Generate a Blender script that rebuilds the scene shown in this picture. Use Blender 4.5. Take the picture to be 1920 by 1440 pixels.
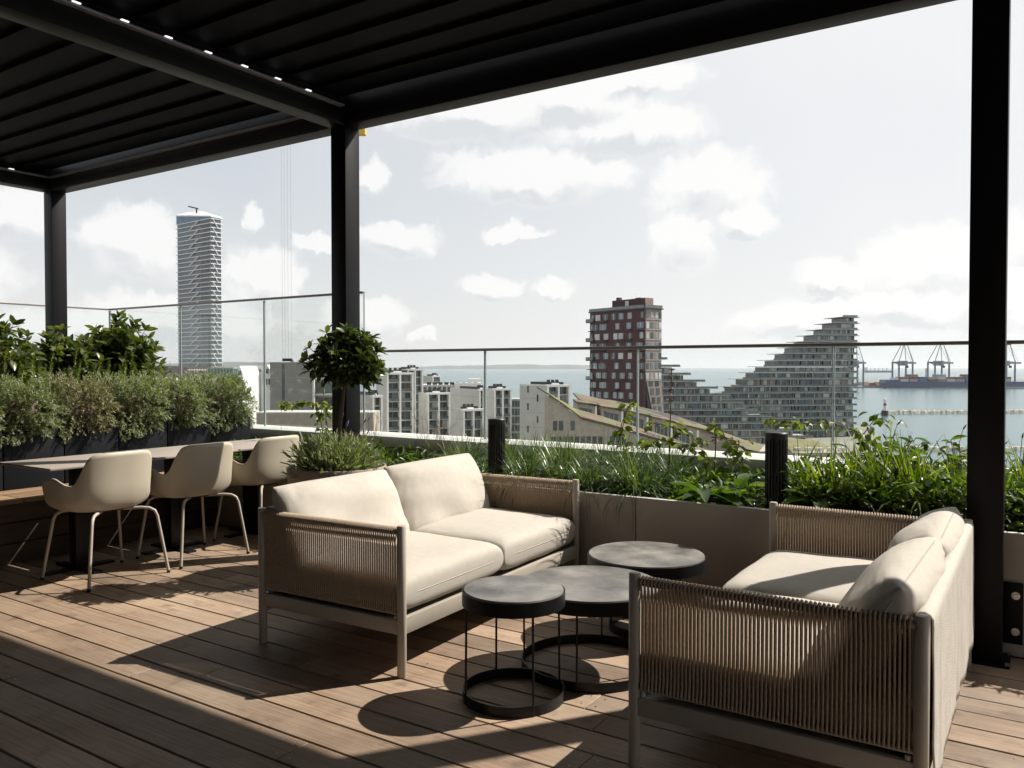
import bpy, bmesh, math, random
import numpy as np
from mathutils import Vector, Matrix, noise
from math import sin, cos, pi, radians, tan, atan2, sqrt

for o in list(bpy.data.objects): bpy.data.objects.remove(o, do_unlink=True)
scene = bpy.context.scene
COL = scene.collection
rng = random.Random(7)
nrng = np.random.default_rng(11)

# ------------------------------------------------------------------ camera, world, sun, exposure
EYE = 1.28
F_PX, CX, CY = 1522.0, 960.0, 720.0
YAW = atan2(990, 1522); PITCH = atan2(32, 1522)
FWD = Vector((-sin(YAW)*cos(PITCH), cos(YAW)*cos(PITCH), -sin(PITCH)))
RGT = Vector((cos(YAW), sin(YAW), 0)); UPV = RGT.cross(FWD)
CAM = Vector((0, 0, EYE))
cam_d = bpy.data.cameras.new('camera'); cam = bpy.data.objects.new('camera', cam_d); COL.objects.link(cam)
cam.matrix_world = Matrix.Translation(CAM) @ Matrix((RGT, UPV, -FWD)).transposed().to_4x4()
cam_d.sensor_width = 36; cam_d.lens = 36*F_PX/1920; cam_d.clip_start = .05; cam_d.clip_end = 80000
scene.camera = cam
scene.view_settings.view_transform = 'Standard'; scene.view_settings.look = 'None'
scene.view_settings.gamma = 1; scene.view_settings.use_curve_mapping = False
scene.view_settings.exposure = 0.62

SUN = Vector((0.565, 0.775, 1.0)).normalized()
sd = bpy.data.lights.new('sun', 'SUN'); sd.energy = 5.0; sd.angle = radians(.6); sd.color = (1, .945, .86)
so = bpy.data.objects.new('sun', sd); COL.objects.link(so)
so.rotation_euler = SUN.to_track_quat('Z', 'Y').to_euler()

def ray(px, py): return FWD + RGT*((px-CX)/F_PX) - UPV*((py-CY)/F_PX)
def at(px, D, py=688): return CAM + ray(px, py)*D
def zat(px, py, D): return at(px, D, py).z

world = bpy.data.worlds.new('World'); scene.world = world; world.use_nodes = True
def build_world():
    nt = world.node_tree; N = nt.nodes; L = nt.links; N.clear()
    out = N.new('ShaderNodeOutputWorld'); bg = N.new('ShaderNodeBackground'); L.new(bg.outputs[0], out.inputs[0])
    bg.inputs['Strength'].default_value = .062
    sky = N.new('ShaderNodeTexSky'); sky.sky_type = 'NISHITA'; sky.sun_disc = False
    sky.sun_elevation = math.asin(SUN.z); sky.sun_rotation = atan2(SUN.x, SUN.y)
    sky.air_density = 1; sky.dust_density = 1.5; sky.ozone_density = 1
    tc = N.new('ShaderNodeTexCoord')
    def M(op, a, b=None, c=None, clamp=False):
        n = N.new('ShaderNodeMath'); n.operation = op; n.use_clamp = clamp
        for i, v in enumerate((a, b, c)):
            if v is None: continue
            if isinstance(v, (int, float)): n.inputs[i].default_value = v
            else: L.new(v, n.inputs[i])
        return n.outputs[0]
    def mix(f, a, b):
        n = N.new('ShaderNodeMix'); n.data_type = 'RGBA'
        for s, v in ((0, f), (6, a), (7, b)):
            if isinstance(v, (int, float)): n.inputs[s].default_value = v
            elif isinstance(v, tuple): n.inputs[s].default_value = (*v, 1)
            else: L.new(v, n.inputs[s])
        return n.outputs[2]
    def noisen(vec, sc, det=6, rough=.55):
        n = N.new('ShaderNodeTexNoise'); L.new(vec, n.inputs['Vector']); n.inputs['Scale'].default_value = sc
        n.inputs['Detail'].default_value = det; n.inputs['Roughness'].default_value = rough; return n
    D = tc.outputs['Generated']
    n1 = noisen(D, 9, 8, .6)
    vm = N.new('ShaderNodeVectorMath'); vm.operation = 'SUBTRACT'; L.new(n1.outputs['Color'], vm.inputs[0]); vm.inputs[1].default_value = (.5, .5, .5)
    vs = N.new('ShaderNodeVectorMath'); vs.operation = 'SCALE'; L.new(vm.outputs[0], vs.inputs[0]); vs.inputs['Scale'].default_value = .06
    va = N.new('ShaderNodeVectorMath'); L.new(D, va.inputs[0]); L.new(vs.outputs[0], va.inputs[1])
    nh = noisen(va.outputs[0], 34, 6, .6); vm2 = N.new('ShaderNodeVectorMath'); vm2.operation = 'SUBTRACT'; L.new(nh.outputs['Color'], vm2.inputs[0]); vm2.inputs[1].default_value = (.5,.5,.5)
    vs2 = N.new('ShaderNodeVectorMath'); vs2.operation = 'SCALE'; L.new(vm2.outputs[0], vs2.inputs[0]); vs2.inputs['Scale'].default_value = .030
    va2 = N.new('ShaderNodeVectorMath'); L.new(va.outputs[0], va2.inputs[0]); L.new(vs2.outputs[0], va2.inputs[1])
    DV = va2.outputs[0]
    blobs = [(1010,330,170,42),(1170,245,140,36),(900,215,200,42),(1060,190,150,50),(1320,350,95,58),(1275,440,50,60),(1395,425,38,28),
             (750,445,70,28),(970,432,58,13),(250,455,70,55),(480,530,70,52),(462,420,20,20),(20,395,75,38),(920,528,52,20),
             (1040,538,38,15),(1750,500,105,55),(1690,575,120,34),(1860,560,80,50),(790,630,24,9),(690,330,30,26),(160,610,140,28),
             (690,590,70,30),(590,460,40,14),(1180,150,120,26),(330,600,160,40),(1500,600,110,30),(1560,520,60,28),(2100,450,160,60),(2300,560,200,50),(-200,500,160,50)]
    def field_at(vec):
        field = None
        for (px, py, rx, ry) in blobs:
            d = ray(px, py).normalized()
            r = Vector((0,0,1)).cross(-d).normalized(); u = (-d).cross(r).normalized()
            mp = N.new('ShaderNodeMapping'); mp.vector_type = 'TEXTURE'; L.new(vec, mp.inputs[0])
            mp.inputs['Location'].default_value = d
            mp.inputs['Rotation'].default_value = Matrix((r, u, -d)).transposed().to_euler('XYZ')
            mp.inputs['Scale'].default_value = (rx/F_PX*1.25, ry/F_PX*1.35, .6)
            ln = N.new('ShaderNodeVectorMath'); ln.operation = 'LENGTH'; L.new(mp.outputs[0], ln.inputs[0])
            v = M('SUBTRACT', 1.0, ln.outputs['Value'])
            field = v if field is None else M('SMOOTH_MAX', field, v, .12)
        return field
    field = field_at(DV)
    upn = N.new('ShaderNodeVectorMath'); L.new(DV, upn.inputs[0]); upn.inputs[1].default_value = (RGT*.3+Vector((0,0,1))).normalized()*.016
    under = M('SUBTRACT', field_at(upn.outputs[0]), field)
    n2 = noisen(DV, 26, 8, .6)
    f = M('ADD', field, M('MULTIPLY', M('SUBTRACT', n2.outputs[0], .5), .9))
    off = N.new('ShaderNodeVectorMath'); L.new(DV, off.inputs[0]); off.inputs[1].default_value = (RGT*.35+Vector((0,0,1)))*.012
    nA = noisen(DV, 15, 5, .5); nB = noisen(off.outputs[0], 15, 5, .5)
    relief = M('SUBTRACT', nB.outputs[0], nA.outputs[0])
    # the rest of the sky: the same scattered clouds, from noise
    sx = N.new('ShaderNodeSeparateXYZ'); L.new(D, sx.inputs[0])
    n3 = noisen(DV, 3.2, 7, .55)
    fdot = N.new('ShaderNodeVectorMath'); fdot.operation = 'DOT_PRODUCT'; L.new(D, fdot.inputs[0]); fdot.inputs[1].default_value = FWD
    away = M('SUBTRACT', .75, fdot.outputs['Value'], clamp=True)
    g = M('SUBTRACT', M('MULTIPLY', n3.outputs[0], 3.0), 1.65)
    g = M('SUBTRACT', g, M('SUBTRACT', 1.0, M('MULTIPLY', away, 8, clamp=True)))
    f = M('MAXIMUM', f, g)
    mr = N.new('ShaderNodeMapRange'); mr.interpolation_type = 'SMOOTHSTEP'; L.new(f, mr.inputs[0])
    mr.inputs[1].default_value = -.06; mr.inputs[2].default_value = .30
    mask = mr.outputs[0]
    # pale veil over the blue, whiter towards the horizon and the sun
    sdot = N.new('ShaderNodeVectorMath'); sdot.operation = 'DOT_PRODUCT'; L.new(D, sdot.inputs[0]); sdot.inputs[1].default_value = SUN
    sunny = M('MULTIPLY', M('SUBTRACT', sdot.outputs['Value'], .18), 1.15, clamp=True)
    low = M('SUBTRACT', 1.0, M('MULTIPLY', M('ABSOLUTE', sx.outputs[2]), 3.2), clamp=True)
    veil = M('ADD', M('ADD', M('MULTIPLY', sunny, .50), M('MULTIPLY', M('POWER', low, 2.0), .30)), .58, clamp=True)
    n4 = noisen(D, 2.0, 5, .5)
    veil = M('ADD', veil, M('MULTIPLY', M('SUBTRACT', n4.outputs[0], .5), .25), clamp=True)
    base = mix(veil, sky.outputs[0], (9.7, 9.75, 9.75))
    # undersides of the thick clouds are greyer
    n5 = noisen(D, 14, 5, .5)
    shade = M('MULTIPLY', M('MULTIPLY', M('SUBTRACT', f, .3), 1.2, clamp=True), M('MULTIPLY', M('SUBTRACT', n5.outputs[0], .42), 5, clamp=True), clamp=True)
    core = M('MULTIPLY', M('SUBTRACT', f, .2), 1.3, clamp=True)
    dark = M('MULTIPLY', M('ADD', M('MULTIPLY', under, 2.6), M('MULTIPLY', relief, 3.5), clamp=True), M('MULTIPLY', M('ADD', f, .05), 4, clamp=True), clamp=True)
    cl = mix(dark, (10.9, 10.8, 10.6), (7.7, 7.95, 8.2))
    skyc = mix(M('MULTIPLY', mask, .74), base, cl)
    # below the horizon: what the water and land send up
    dn = M('MULTIPLY', M('MULTIPLY', sx.outputs[2], -1), 30, clamp=True)
    skyc = mix(dn, skyc, (2.6, 3.0, 3.2))
    L.new(skyc, bg.inputs['Color'])
build_world()
world.cycles.sampling_method = 'MANUAL'; world.cycles.sample_map_resolution = 512

# ------------------------------------------------------------------ materials
MATS = {}
def mat(name, col, rough=.6, var=.12, vscale=6, bump=0, bscale=60, metal=0, spec=.5, stretch=None, trans=0,
        ramp=None, island=False, objrand=0, coat=0, extra=None):
    if name in MATS: return MATS[name]
    m = bpy.data.materials.new(name); m.use_nodes = True
    nt = m.node_tree; N = nt.nodes; L = nt.links; N.clear()
    out = N.new('ShaderNodeOutputMaterial'); b = N.new('ShaderNodeBsdfPrincipled')
    b.inputs['Roughness'].default_value = rough; b.inputs['Metallic'].default_value = metal
    b.inputs['Specular IOR Level'].default_value = spec; b.inputs['Coat Weight'].default_value = coat
    geo = N.new('ShaderNodeNewGeometry'); vec = geo.outputs['Position']
    if stretch:
        mp = N.new('ShaderNodeMapping'); mp.inputs['Scale'].default_value = stretch; L.new(vec, mp.inputs[0]); vec = mp.outputs[0]
    nz = N.new('ShaderNodeTexNoise'); L.new(vec, nz.inputs['Vector']); nz.inputs['Scale'].default_value = vscale; nz.inputs['Detail'].default_value = 6
    cr = N.new('ShaderNodeValToRGB')
    c = Vector(col)
    if ramp:
        els = cr.color_ramp.elements
        while len(els) < len(ramp): els.new(.5)
        for i, (p, cc) in enumerate(ramp): els[i].position = p; els[i].color = (*cc, 1)
    else:
        cr.color_ramp.elements[0].color = (*(c*(1-var)), 1); cr.color_ramp.elements[1].color = (*(c*(1+var)), 1)
        cr.color_ramp.elements[0].position = .3; cr.color_ramp.elements[1].position = .7
    if island: L.new(geo.outputs['Random Per Island'], cr.inputs[0])
    else: L.new(nz.outputs[0], cr.inputs[0])
    colout = cr.outputs[0]
    if objrand:
        oi = N.new('ShaderNodeObjectInfo'); hs = N.new('ShaderNodeHueSaturation')
        mr = N.new('ShaderNodeMapRange'); L.new(oi.outputs['Random'], mr.inputs[0]); mr.inputs[3].default_value = 1-objrand; mr.inputs[4].default_value = 1+objrand
        L.new(mr.outputs[0], hs.inputs['Value']); L.new(colout, hs.inputs['Color']); colout = hs.outputs[0]
    if extra: colout = extra(nt, colout, geo.outputs['Position'], b)
    L.new(colout, b.inputs['Base Color'])
    if bump:
        n2 = N.new('ShaderNodeTexNoise'); L.new(vec, n2.inputs['Vector']); n2.inputs['Scale'].default_value = bscale; n2.inputs['Detail'].default_value = 4
        bm = N.new('ShaderNodeBump'); bm.inputs['Strength'].default_value = bump; bm.inputs['Distance'].default_value = .01
        L.new(n2.outputs[0], bm.inputs['Height']); L.new(bm.outputs[0], b.inputs['Normal'])
    if trans:
        t = N.new('ShaderNodeBsdfTranslucent'); g = N.new('ShaderNodeMix'); g.data_type = 'RGBA'; g.blend_type = 'MULTIPLY'
        g.inputs[0].default_value = 1; L.new(colout, g.inputs[6]); g.inputs[7].default_value = (1.5, 1.6, .42, 1); L.new(g.outputs[2], t.inputs[0])
        ms = N.new('ShaderNodeMixShader'); ms.inputs[0].default_value = trans
        L.new(b.outputs[0], ms.inputs[1]); L.new(t.outputs[0], ms.inputs[2]); L.new(ms.outputs[0], out.inputs[0])
    else: L.new(b.outputs[0], out.inputs[0])
    MATS[name] = m; return m

def deck_extra(nt, col, pos, b):
    N = nt.nodes; L = nt.links
    mp = N.new('ShaderNodeMapping'); mp.inputs['Scale'].default_value = (1.2, 55, 1); L.new(pos, mp.inputs[0])
    oi = N.new('ShaderNodeObjectInfo'); ad = N.new('ShaderNodeVectorMath'); ad.operation = 'MULTIPLY_ADD'
    cb = N.new('ShaderNodeCombineXYZ'); L.new(oi.outputs['Random'], cb.inputs[2]); L.new(oi.outputs['Random'], cb.inputs[0])
    L.new(cb.outputs[0], ad.inputs[0]); ad.inputs[1].default_value = (30, 30, 30); L.new(mp.outputs[0], ad.inputs[2])
    nz = N.new('ShaderNodeTexNoise'); L.new(ad.outputs[0], nz.inputs['Vector']); nz.inputs['Scale'].default_value = 2.2; nz.inputs['Detail'].default_value = 8; nz.inputs['Roughness'].default_value = .65
    nz.inputs['Distortion'].default_value = .6
    mr = N.new('ShaderNodeMapRange'); L.new(nz.outputs[0], mr.inputs[0]); mr.inputs[1].default_value = .3; mr.inputs[2].default_value = .7; mr.inputs[3].default_value = .6; mr.inputs[4].default_value = 1.25
    mm = N.new('ShaderNodeMix'); mm.data_type = 'RGBA'; mm.blend_type = 'MULTIPLY'; mm.inputs[0].default_value = 1
    L.new(col, mm.inputs[6]); L.new(mr.outputs[0], mm.inputs[7])
    # small dark stains and knots
    n2 = N.new('ShaderNodeTexNoise'); L.new(pos, n2.inputs['Vector']); n2.inputs['Scale'].default_value = 9; n2.inputs['Detail'].default_value = 5
    m2 = N.new('ShaderNodeMapRange'); L.new(n2.outputs[0], m2.inputs[0]); m2.inputs[1].default_value = .56; m2.inputs[2].default_value = .74; m2.inputs[3].default_value = 0; m2.inputs[4].default_value = .6
    m3 = N.new('ShaderNodeMix'); m3.data_type = 'RGBA'; L.new(m2.outputs[0], m3.inputs[0]); L.new(mm.outputs[2], m3.inputs[6]); m3.inputs[7].default_value = (.09, .06, .045, 1)
    bm = N.new('ShaderNodeBump'); bm.inputs['Strength'].default_value = .35; bm.inputs['Distance'].default_value = .004
    L.new(nz.outputs[0], bm.inputs['Height']); L.new(bm.outputs[0], b.inputs['Normal'])
    # broad bleached and greyed areas where rain and feet have worn the boards
    n3 = N.new('ShaderNodeTexNoise'); L.new(pos, n3.inputs['Vector']); n3.inputs['Scale'].default_value = 1.3; n3.inputs['Detail'].default_value = 7; n3.inputs['Roughness'].default_value = .7
    m4 = N.new('ShaderNodeMapRange'); L.new(n3.outputs[0], m4.inputs[0]); m4.inputs[1].default_value = .45; m4.inputs[2].default_value = .72; m4.inputs[3].default_value = 0; m4.inputs[4].default_value = .5
    m5 = N.new('ShaderNodeMix'); m5.data_type = 'RGBA'; L.new(m4.outputs[0], m5.inputs[0]); L.new(m3.outputs[2], m5.inputs[6]); m5.inputs[7].default_value = (.36,.30,.235, 1)
    return m5.outputs[2]
M_deck = mat('deck_wood', (.3,.2,.13), .62, ramp=[(.25,(.20,.135,.088)),(.5,(.29,.20,.135)),(.8,(.38,.29,.205))], vscale=1.6, objrand=.34, extra=deck_extra)
M_bench = mat('bench_wood', (.27,.17,.10), .6, .2, 4, .2, 30, stretch=(8,1,8), objrand=.12)
M_clad = mat('dark_cladding_wood', (.075,.05,.035), .6, .25, 4, .2, 30, stretch=(8,1,8), objrand=.15)
M_blk = mat('black_powder_coat', (.006,.006,.007), .45, .15, 20, .05, 400, spec=.35)
M_perg = mat('pergola_paint', (.005,.0047,.0055), .45, .12, 3, .05, 500, spec=.16)
M_louv = mat('louvre_paint', (.003,.003,.005), .6, .1, 3, spec=.06)
M_plant = mat('planter_metal', (.004,.005,.0075), .5, .25, 5, .06, 200, spec=.2)
M_conc = mat('warm_concrete', (.37,.33,.29), .8, .18, 1.7, .2, 40)
M_cap = mat('pale_cap', (.55,.54,.50), .6, .06, 3, .05, 60)
M_frame = mat('sand_powder_coat', (.38,.335,.28), .5, .04, 8, .05, 600)
M_rope = mat('sand_rope', (.44,.335,.24), .85, .16, 90, .5, 900)
M_cush = mat('cream_fabric', (.47,.43,.375), .95, .035, 30, .25, 700, spec=.15)
M_pipe = mat('cream_piping', (.42,.375,.32), .95, .03, 30, spec=.1)
M_cover = mat('cream_throw', (.50,.465,.41), .95, .04, 12, .4, 260, spec=.1)
def stone_extra(nt, col, pos, b):
    N = nt.nodes; L = nt.links
    nz = N.new('ShaderNodeTexNoise'); L.new(pos, nz.inputs['Vector']); nz.inputs['Scale'].default_value = 7; nz.inputs['Detail'].default_value = 10; nz.inputs['Roughness'].default_value = .7; nz.inputs['Distortion'].default_value = 2.5
    mr = N.new('ShaderNodeMapRange'); L.new(nz.outputs[0], mr.inputs[0]); mr.inputs[1].default_value = .35; mr.inputs[2].default_value = .7; mr.inputs[3].default_value = .3; mr.inputs[4].default_value = .6
    L.new(mr.outputs[0], b.inputs['Roughness']); return col
M_stone = mat('grey_stone_top', (.12,.115,.11), .45, ramp=[(.3,(.075,.072,.068)),(.48,(.15,.14,.128)),(.68,(.27,.25,.225))], vscale=5, extra=stone_extra)
M_table = mat('taupe_laminate', (.34,.29,.25), .5, .04, 6)
M_shell = mat('taupe_plastic', (.44,.39,.305), .5, .02, 6, .04, 900)
M_steel = mat('brushed_steel', (.5,.5,.5), .35, .1, 30, metal=1)
M_railm = mat('grey_rail', (.22,.20,.19), .4, .1, 10, metal=.6)
M_soil = mat('soil', (.03,.022,.016), .95, .4, 20, .8, 60)
M_bark = mat('bark', (.10,.07,.045), .85, .3, 60, .6, 200)
M_leak = mat('leak_glow', (.8,.8,.82), .3)  # no lamp: its glow stands in for sunlight leaking past louvre ends
M_leak.node_tree.nodes['Principled BSDF'].inputs['Emission Color'].default_value = (1,1,1,1)
M_leak.node_tree.nodes['Principled BSDF'].inputs['Emission Strength'].default_value = .8
M_strip = mat('gutter_metal', (.5,.48,.52), .35, .1, 20, metal=.7)
def leafm(name, a, b_, c, tr=.35, rough=.42): return mat(name, a, rough, ramp=[(0,a),(.5,b_),(1,c)], island=True, trans=tr, spec=.5)
M_ros = leafm('rosemary_leaf', (.125,.15,.08), (.22,.255,.145), (.38,.41,.28), .25, .6)
M_rosb = leafm('dry_rosemary_leaf', (.13,.13,.07), (.225,.215,.13), (.36,.355,.24), .2, .7)
M_rho = leafm('glossy_leaf', (.032,.052,.015), (.07,.095,.028), (.16,.17,.06), .3, .3)
M_bay = leafm('bay_leaf', (.022,.038,.012), (.05,.075,.02), (.12,.14,.045), .28, .3)
M_lav = leafm('lavender_leaf', (.13,.16,.09), (.22,.25,.16), (.34,.37,.26), .25, .65)
M_grs = leafm('grass_blade', (.028,.055,.016), (.058,.10,.030), (.14,.18,.08), .3, .34)
M_reed = leafm('tall_grass_blade', (.055,.095,.012), (.12,.165,.022), (.21,.24,.05), .48, .42)
M_broad = leafm('broad_leaf', (.022,.050,.010), (.055,.10,.018), (.12,.17,.035), .42, .38)
M_vine = leafm('vine_leaf', (.05,.08,.015), (.10,.145,.022), (.19,.21,.05), .42, .45)
M_dry = leafm('dry_stem', (.22,.16,.09), (.30,.24,.15), (.38,.31,.20), .2, .8)
M_seed = mat('seed_head', (.05,.035,.022), .9, .3, 200)
M_flow = mat('lilac_flower', (.14,.10,.28), .8, .3, 200)
M_pink = mat('faded_pink_petal', (.20,.09,.10), .8, .3, 200)
def glass(name, tint=(.93,.96,.95), refl=1.0):
    m = bpy.data.materials.new(name); m.use_nodes = True; nt = m.node_tree; N = nt.nodes; L = nt.links; N.clear()
    out = N.new('ShaderNodeOutputMaterial'); t = N.new('ShaderNodeBsdfTransparent'); t.inputs[0].default_value = (*tint, 1)
    g = N.new('ShaderNodeBsdfGlossy'); g.inputs['Roughness'].default_value = .01; fr = N.new('ShaderNodeFresnel'); fr.inputs[0].default_value = 1.45
    mu = N.new('ShaderNodeMath'); mu.operation = 'MULTIPLY'; mu.inputs[1].default_value = refl; L.new(fr.outputs[0], mu.inputs[0])
    ms = N.new('ShaderNodeMixShader'); L.new(mu.outputs[0], ms.inputs[0]); L.new(t.outputs[0], ms.inputs[1]); L.new(g.outputs[0], ms.inputs[2]); L.new(ms.outputs[0], out.inputs[0])
    return m
M_glass = glass('clear_glass', (.965,.98,.975), .16)
M_gedge = mat('glass_edge', (.27,.31,.31), .2, .05, 5)

# ------------------------------------------------------------------ mesh helpers
def tag(o, label=None, cat=None, group=None, kind=None):
    if label: o['label'] = label
    if cat: o['category'] = cat
    if group: o['group'] = group
    if kind: o['kind'] = kind
    return o
def thing(name, loc, label, cat, rz=0, group=None):
    o = bpy.data.objects.new(name, None); COL.objects.link(o); o.location = loc; o.rotation_euler = (0,0,rz); o.empty_display_size = .2
    return tag(o, label, cat, group)
def link(name, me, parent=None, loc=None, rz=0):
    o = bpy.data.objects.new(name, me); COL.objects.link(o)
    if parent: o.parent = parent
    if loc is not None: o.location = loc
    if rz: o.rotation_euler = (0,0,rz)
    return o
def mesh(name, V, Fs, m, smooth=False):
    me = bpy.data.meshes.new(name); me.from_pydata([tuple(v) for v in V], [], [tuple(f) for f in Fs])
    me.materials.append(m)
    if smooth: me.polygons.foreach_set('use_smooth', [True]*len(me.polygons))
    me.update(); return me
def npmesh(name, V, Q, m, smooth=False):      # V (n,3), Q (k,4) quads
    me = bpy.data.meshes.new(name); V = np.asarray(V, np.float32); Q = np.asarray(Q, np.int32)
    me.vertices.add(len(V)); me.vertices.foreach_set('co', V.ravel())
    me.loops.add(Q.size); me.loops.foreach_set('vertex_index', Q.ravel())
    me.polygons.add(len(Q)); me.polygons.foreach_set('loop_start', np.arange(len(Q), dtype=np.int32)*Q.shape[1])
    me.polygons.foreach_set('loop_total', np.full(len(Q), Q.shape[1], np.int32))
    me.materials.append(m)
    if smooth: me.polygons.foreach_set('use_smooth', np.ones(len(Q), bool))
    me.update(calc_edges=True); return me
CUBE = {}
CV = [(x,y,z) for x in (0,1) for y in (0,1) for z in (0,1)]
CF = [(0,1,3,2),(4,6,7,5),(0,4,5,1),(2,3,7,6),(0,2,6,4),(1,5,7,3)]
def box(name, m, parent, x0, x1, y0, y1, z0, z1):     # shared unit cube, scaled
    if m.name not in CUBE: CUBE[m.name] = mesh('block', CV, CF, m)
    o = link(name, CUBE[m.name], parent, (x0,y0,z0)); o.scale = (x1-x0, y1-y0, z1-z0); return o
class MB:
    def __init__(s): s.V = []; s.F = []
    def add(s, V, F): n = len(s.V); s.V += [tuple(v) for v in V]; s.F += [tuple(i+n for i in f) for f in F]; return s
    def box(s, x0,x1,y0,y1,z0,z1): return s.add([(x0+(x1-x0)*a, y0+(y1-y0)*b, z0+(z1-z0)*c) for a,b,c in CV], CF)
    def tube(s, P, r, seg=8, cap=True):
        P = [Vector(p) for p in P]; n = len(P); rr = r if isinstance(r, (list,tuple)) else [r]*n
        ref = None; V = []
        for i in range(n):
            t = (P[min(i+1,n-1)]-P[max(i-1,0)]).normalized()
            if ref is None: ref = Vector((0,0,1)) if abs(t.z) < .9 else Vector((1,0,0))
            a = t.cross(ref).normalized(); b = a.cross(t).normalized(); ref = b
            for k in range(seg): th = 2*pi*k/seg; V.append(P[i]+a*cos(th)*rr[i]+b*sin(th)*rr[i])
        F = [(i*seg+k, i*seg+(k+1)%seg, (i+1)*seg+(k+1)%seg, (i+1)*seg+k) for i in range(n-1) for k in range(seg)]
        if cap: F += [tuple(range(seg))[::-1], tuple(range((n-1)*seg, n*seg))]
        return s.add(V, F)
    def lathe(s, prof, seg=48, c=(0,0,0), close=False):
        V = [(c[0]+r*cos(2*pi*k/seg), c[1]+r*sin(2*pi*k/seg), c[2]+z) for (r,z) in prof for k in range(seg)]
        n = len(prof); rng_ = range(n if close else n-1)
        F = [(i*seg+k, i*seg+(k+1)%seg, ((i+1)%n)*seg+(k+1)%seg, ((i+1)%n)*seg+k) for i in rng_ for k in range(seg)]
        return s.add(V, F)
    def prism(s, poly, y0, y1):     # poly in (x,z), extruded along y
        n = len(poly); V = [(x,y0,z) for x,z in poly]+[(x,y1,z) for x,z in poly]
        F = [tuple(range(n)), tuple(range(n,2*n))[::-1]]+[(i,i+n,(i+1)%n+n,(i+1)%n) for i in range(n)]
        return s.add(V, F)
    def obj(s, name, m, parent=None, smooth=False, bevel=0, seg=2, loc=None):
        me = mesh(name, s.V, s.F, m)
        if bevel or smooth:
            bm = bmesh.new(); bm.from_mesh(me)
            if bevel: bmesh.ops.bevel(bm, geom=bm.edges[:], offset=bevel, segments=seg, profile=.5, affect='EDGES', clamp_overlap=True)
            bmesh.ops.recalc_face_normals(bm, faces=bm.faces[:])
            if smooth:
                for f in bm.faces: f.smooth = True
                for e in bm.edges:
                    if len(e.link_faces) == 2 and e.calc_face_angle(0) > radians(40): e.smooth = False
            bm.to_mesh(me); bm.free()
        return link(name, me, parent, loc)
def rbox(name, m, parent, x0,x1,y0,y1,z0,z1, bevel=.004):
    return MB().box(x0,x1,y0,y1,z0,z1).obj(name, m, parent, smooth=True, bevel=bevel)
def clone(o, parent=None):
    c = o.copy(); COL.objects.link(c); c.parent = parent
    for ch in list(o.children): clone(ch, c)
    return c

def scatter(tV, tQ, pos, dirs, scale, up=None, roll=None):
    """copies of a leaf template (local +x = along leaf, z = normal) at pos pointing along dirs"""
    pos = np.asarray(pos, float); d = np.asarray(dirs, float); d /= np.linalg.norm(d, axis=1, keepdims=True)+1e-9
    n = len(pos); u = nrng.normal(size=(n,3))*.5+np.array([0,0,1.0]) if up is None else up
    y = np.cross(u, d); y /= np.linalg.norm(y, axis=1, keepdims=True)+1e-9; z = np.cross(d, y)
    R = np.stack([d,y,z], axis=2); T = np.asarray(tV, float)
    V = np.einsum('nij,kj->nki', R, T)*np.asarray(scale).reshape(-1,1,1)+pos[:,None,:]
    Q = np.asarray(tQ)[None]+(np.arange(n)*len(T))[:,None,None]
    return V.reshape(-1,3), Q.reshape(-1,4)
def join(parts):
    V = []; Q = []; n = 0
    for v, q in parts: V.append(v); Q.append(q+n); n += len(v)
    return np.concatenate(V), np.concatenate(Q)
NEEDLE = ([(0,-.06,0),(0,.06,0),(.5,-.11,.05),(.5,.11,.05),(1,-.02,0),(1,.02,0)], [(0,2,3,1),(2,4,5,3)])
def leaf_t(w=.36, cup=.08, droop=.18, n=4):
    V = []; Q = []
    for i in range(n+1):
        t = i/n; hw = w*.5*(sin(pi*min(1,t*.92+.04))**.8)*(1 if t < .5 else 1-.25*(t-.5)); z = -droop*t*t
        V += [(t,-hw,z+cup*hw/w*2), (t,0,z), (t,hw,z+cup*hw/w*2)]
    for i in range(n):
        a = i*3; Q += [(a,a+3,a+4,a+1),(a+1,a+4,a+5,a+2)]
    return V, Q
LEAF = leaf_t(.44); LEAFS = leaf_t(.42,.1,.15,2); HEART = leaf_t(.75,.16,.25,3); BROAD = leaf_t(.42,.12,.45,6)
def blades(n, base_r, L, W, lean=(.1,.9), seg=5, cen=(0,0,0), azi=None, droop=1.0, zb=0):
    parts = []
    V = np.zeros((n,(seg+1)*2,3)); az = nrng.uniform(0,2*pi,n) if azi is None else azi
    rr = base_r*np.sqrt(nrng.uniform(0,1,n)); a2 = nrng.uniform(0,2*pi,n)
    bx = cen[0]+rr*np.cos(a2); by = cen[1]+rr*np.sin(a2); bz = cen[2]+zb
    le = nrng.uniform(*L,n); w = nrng.uniform(*W,n); l0 = nrng.uniform(*lean,n)
    x = np.zeros(n); z = np.zeros(n); th = pi/2-l0*.45
    for i in range(seg+1):
        t = i/seg; ww = w*(1-t**2.2)*.5+.0004
        px = bx+x*np.cos(az); py = by+x*np.sin(az)
        sx, sy = -np.sin(az), np.cos(az)
        V[:,2*i] = np.stack([px-sx*ww, py-sy*ww, bz+z], 1); V[:,2*i+1] = np.stack([px+sx*ww, py+sy*ww, bz+z], 1)
        x = x+le/seg*np.cos(th); z = z+le/seg*np.sin(th); th = th-l0*droop*1.15/seg*(1+t)
    Q = np.array([(2*i,2*i+2,2*i+3,2*i+1) for i in range(seg)])[None]+(np.arange(n)*(seg+1)*2)[:,None,None]
    return V.reshape(-1,3), Q.reshape(-1,4)

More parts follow.
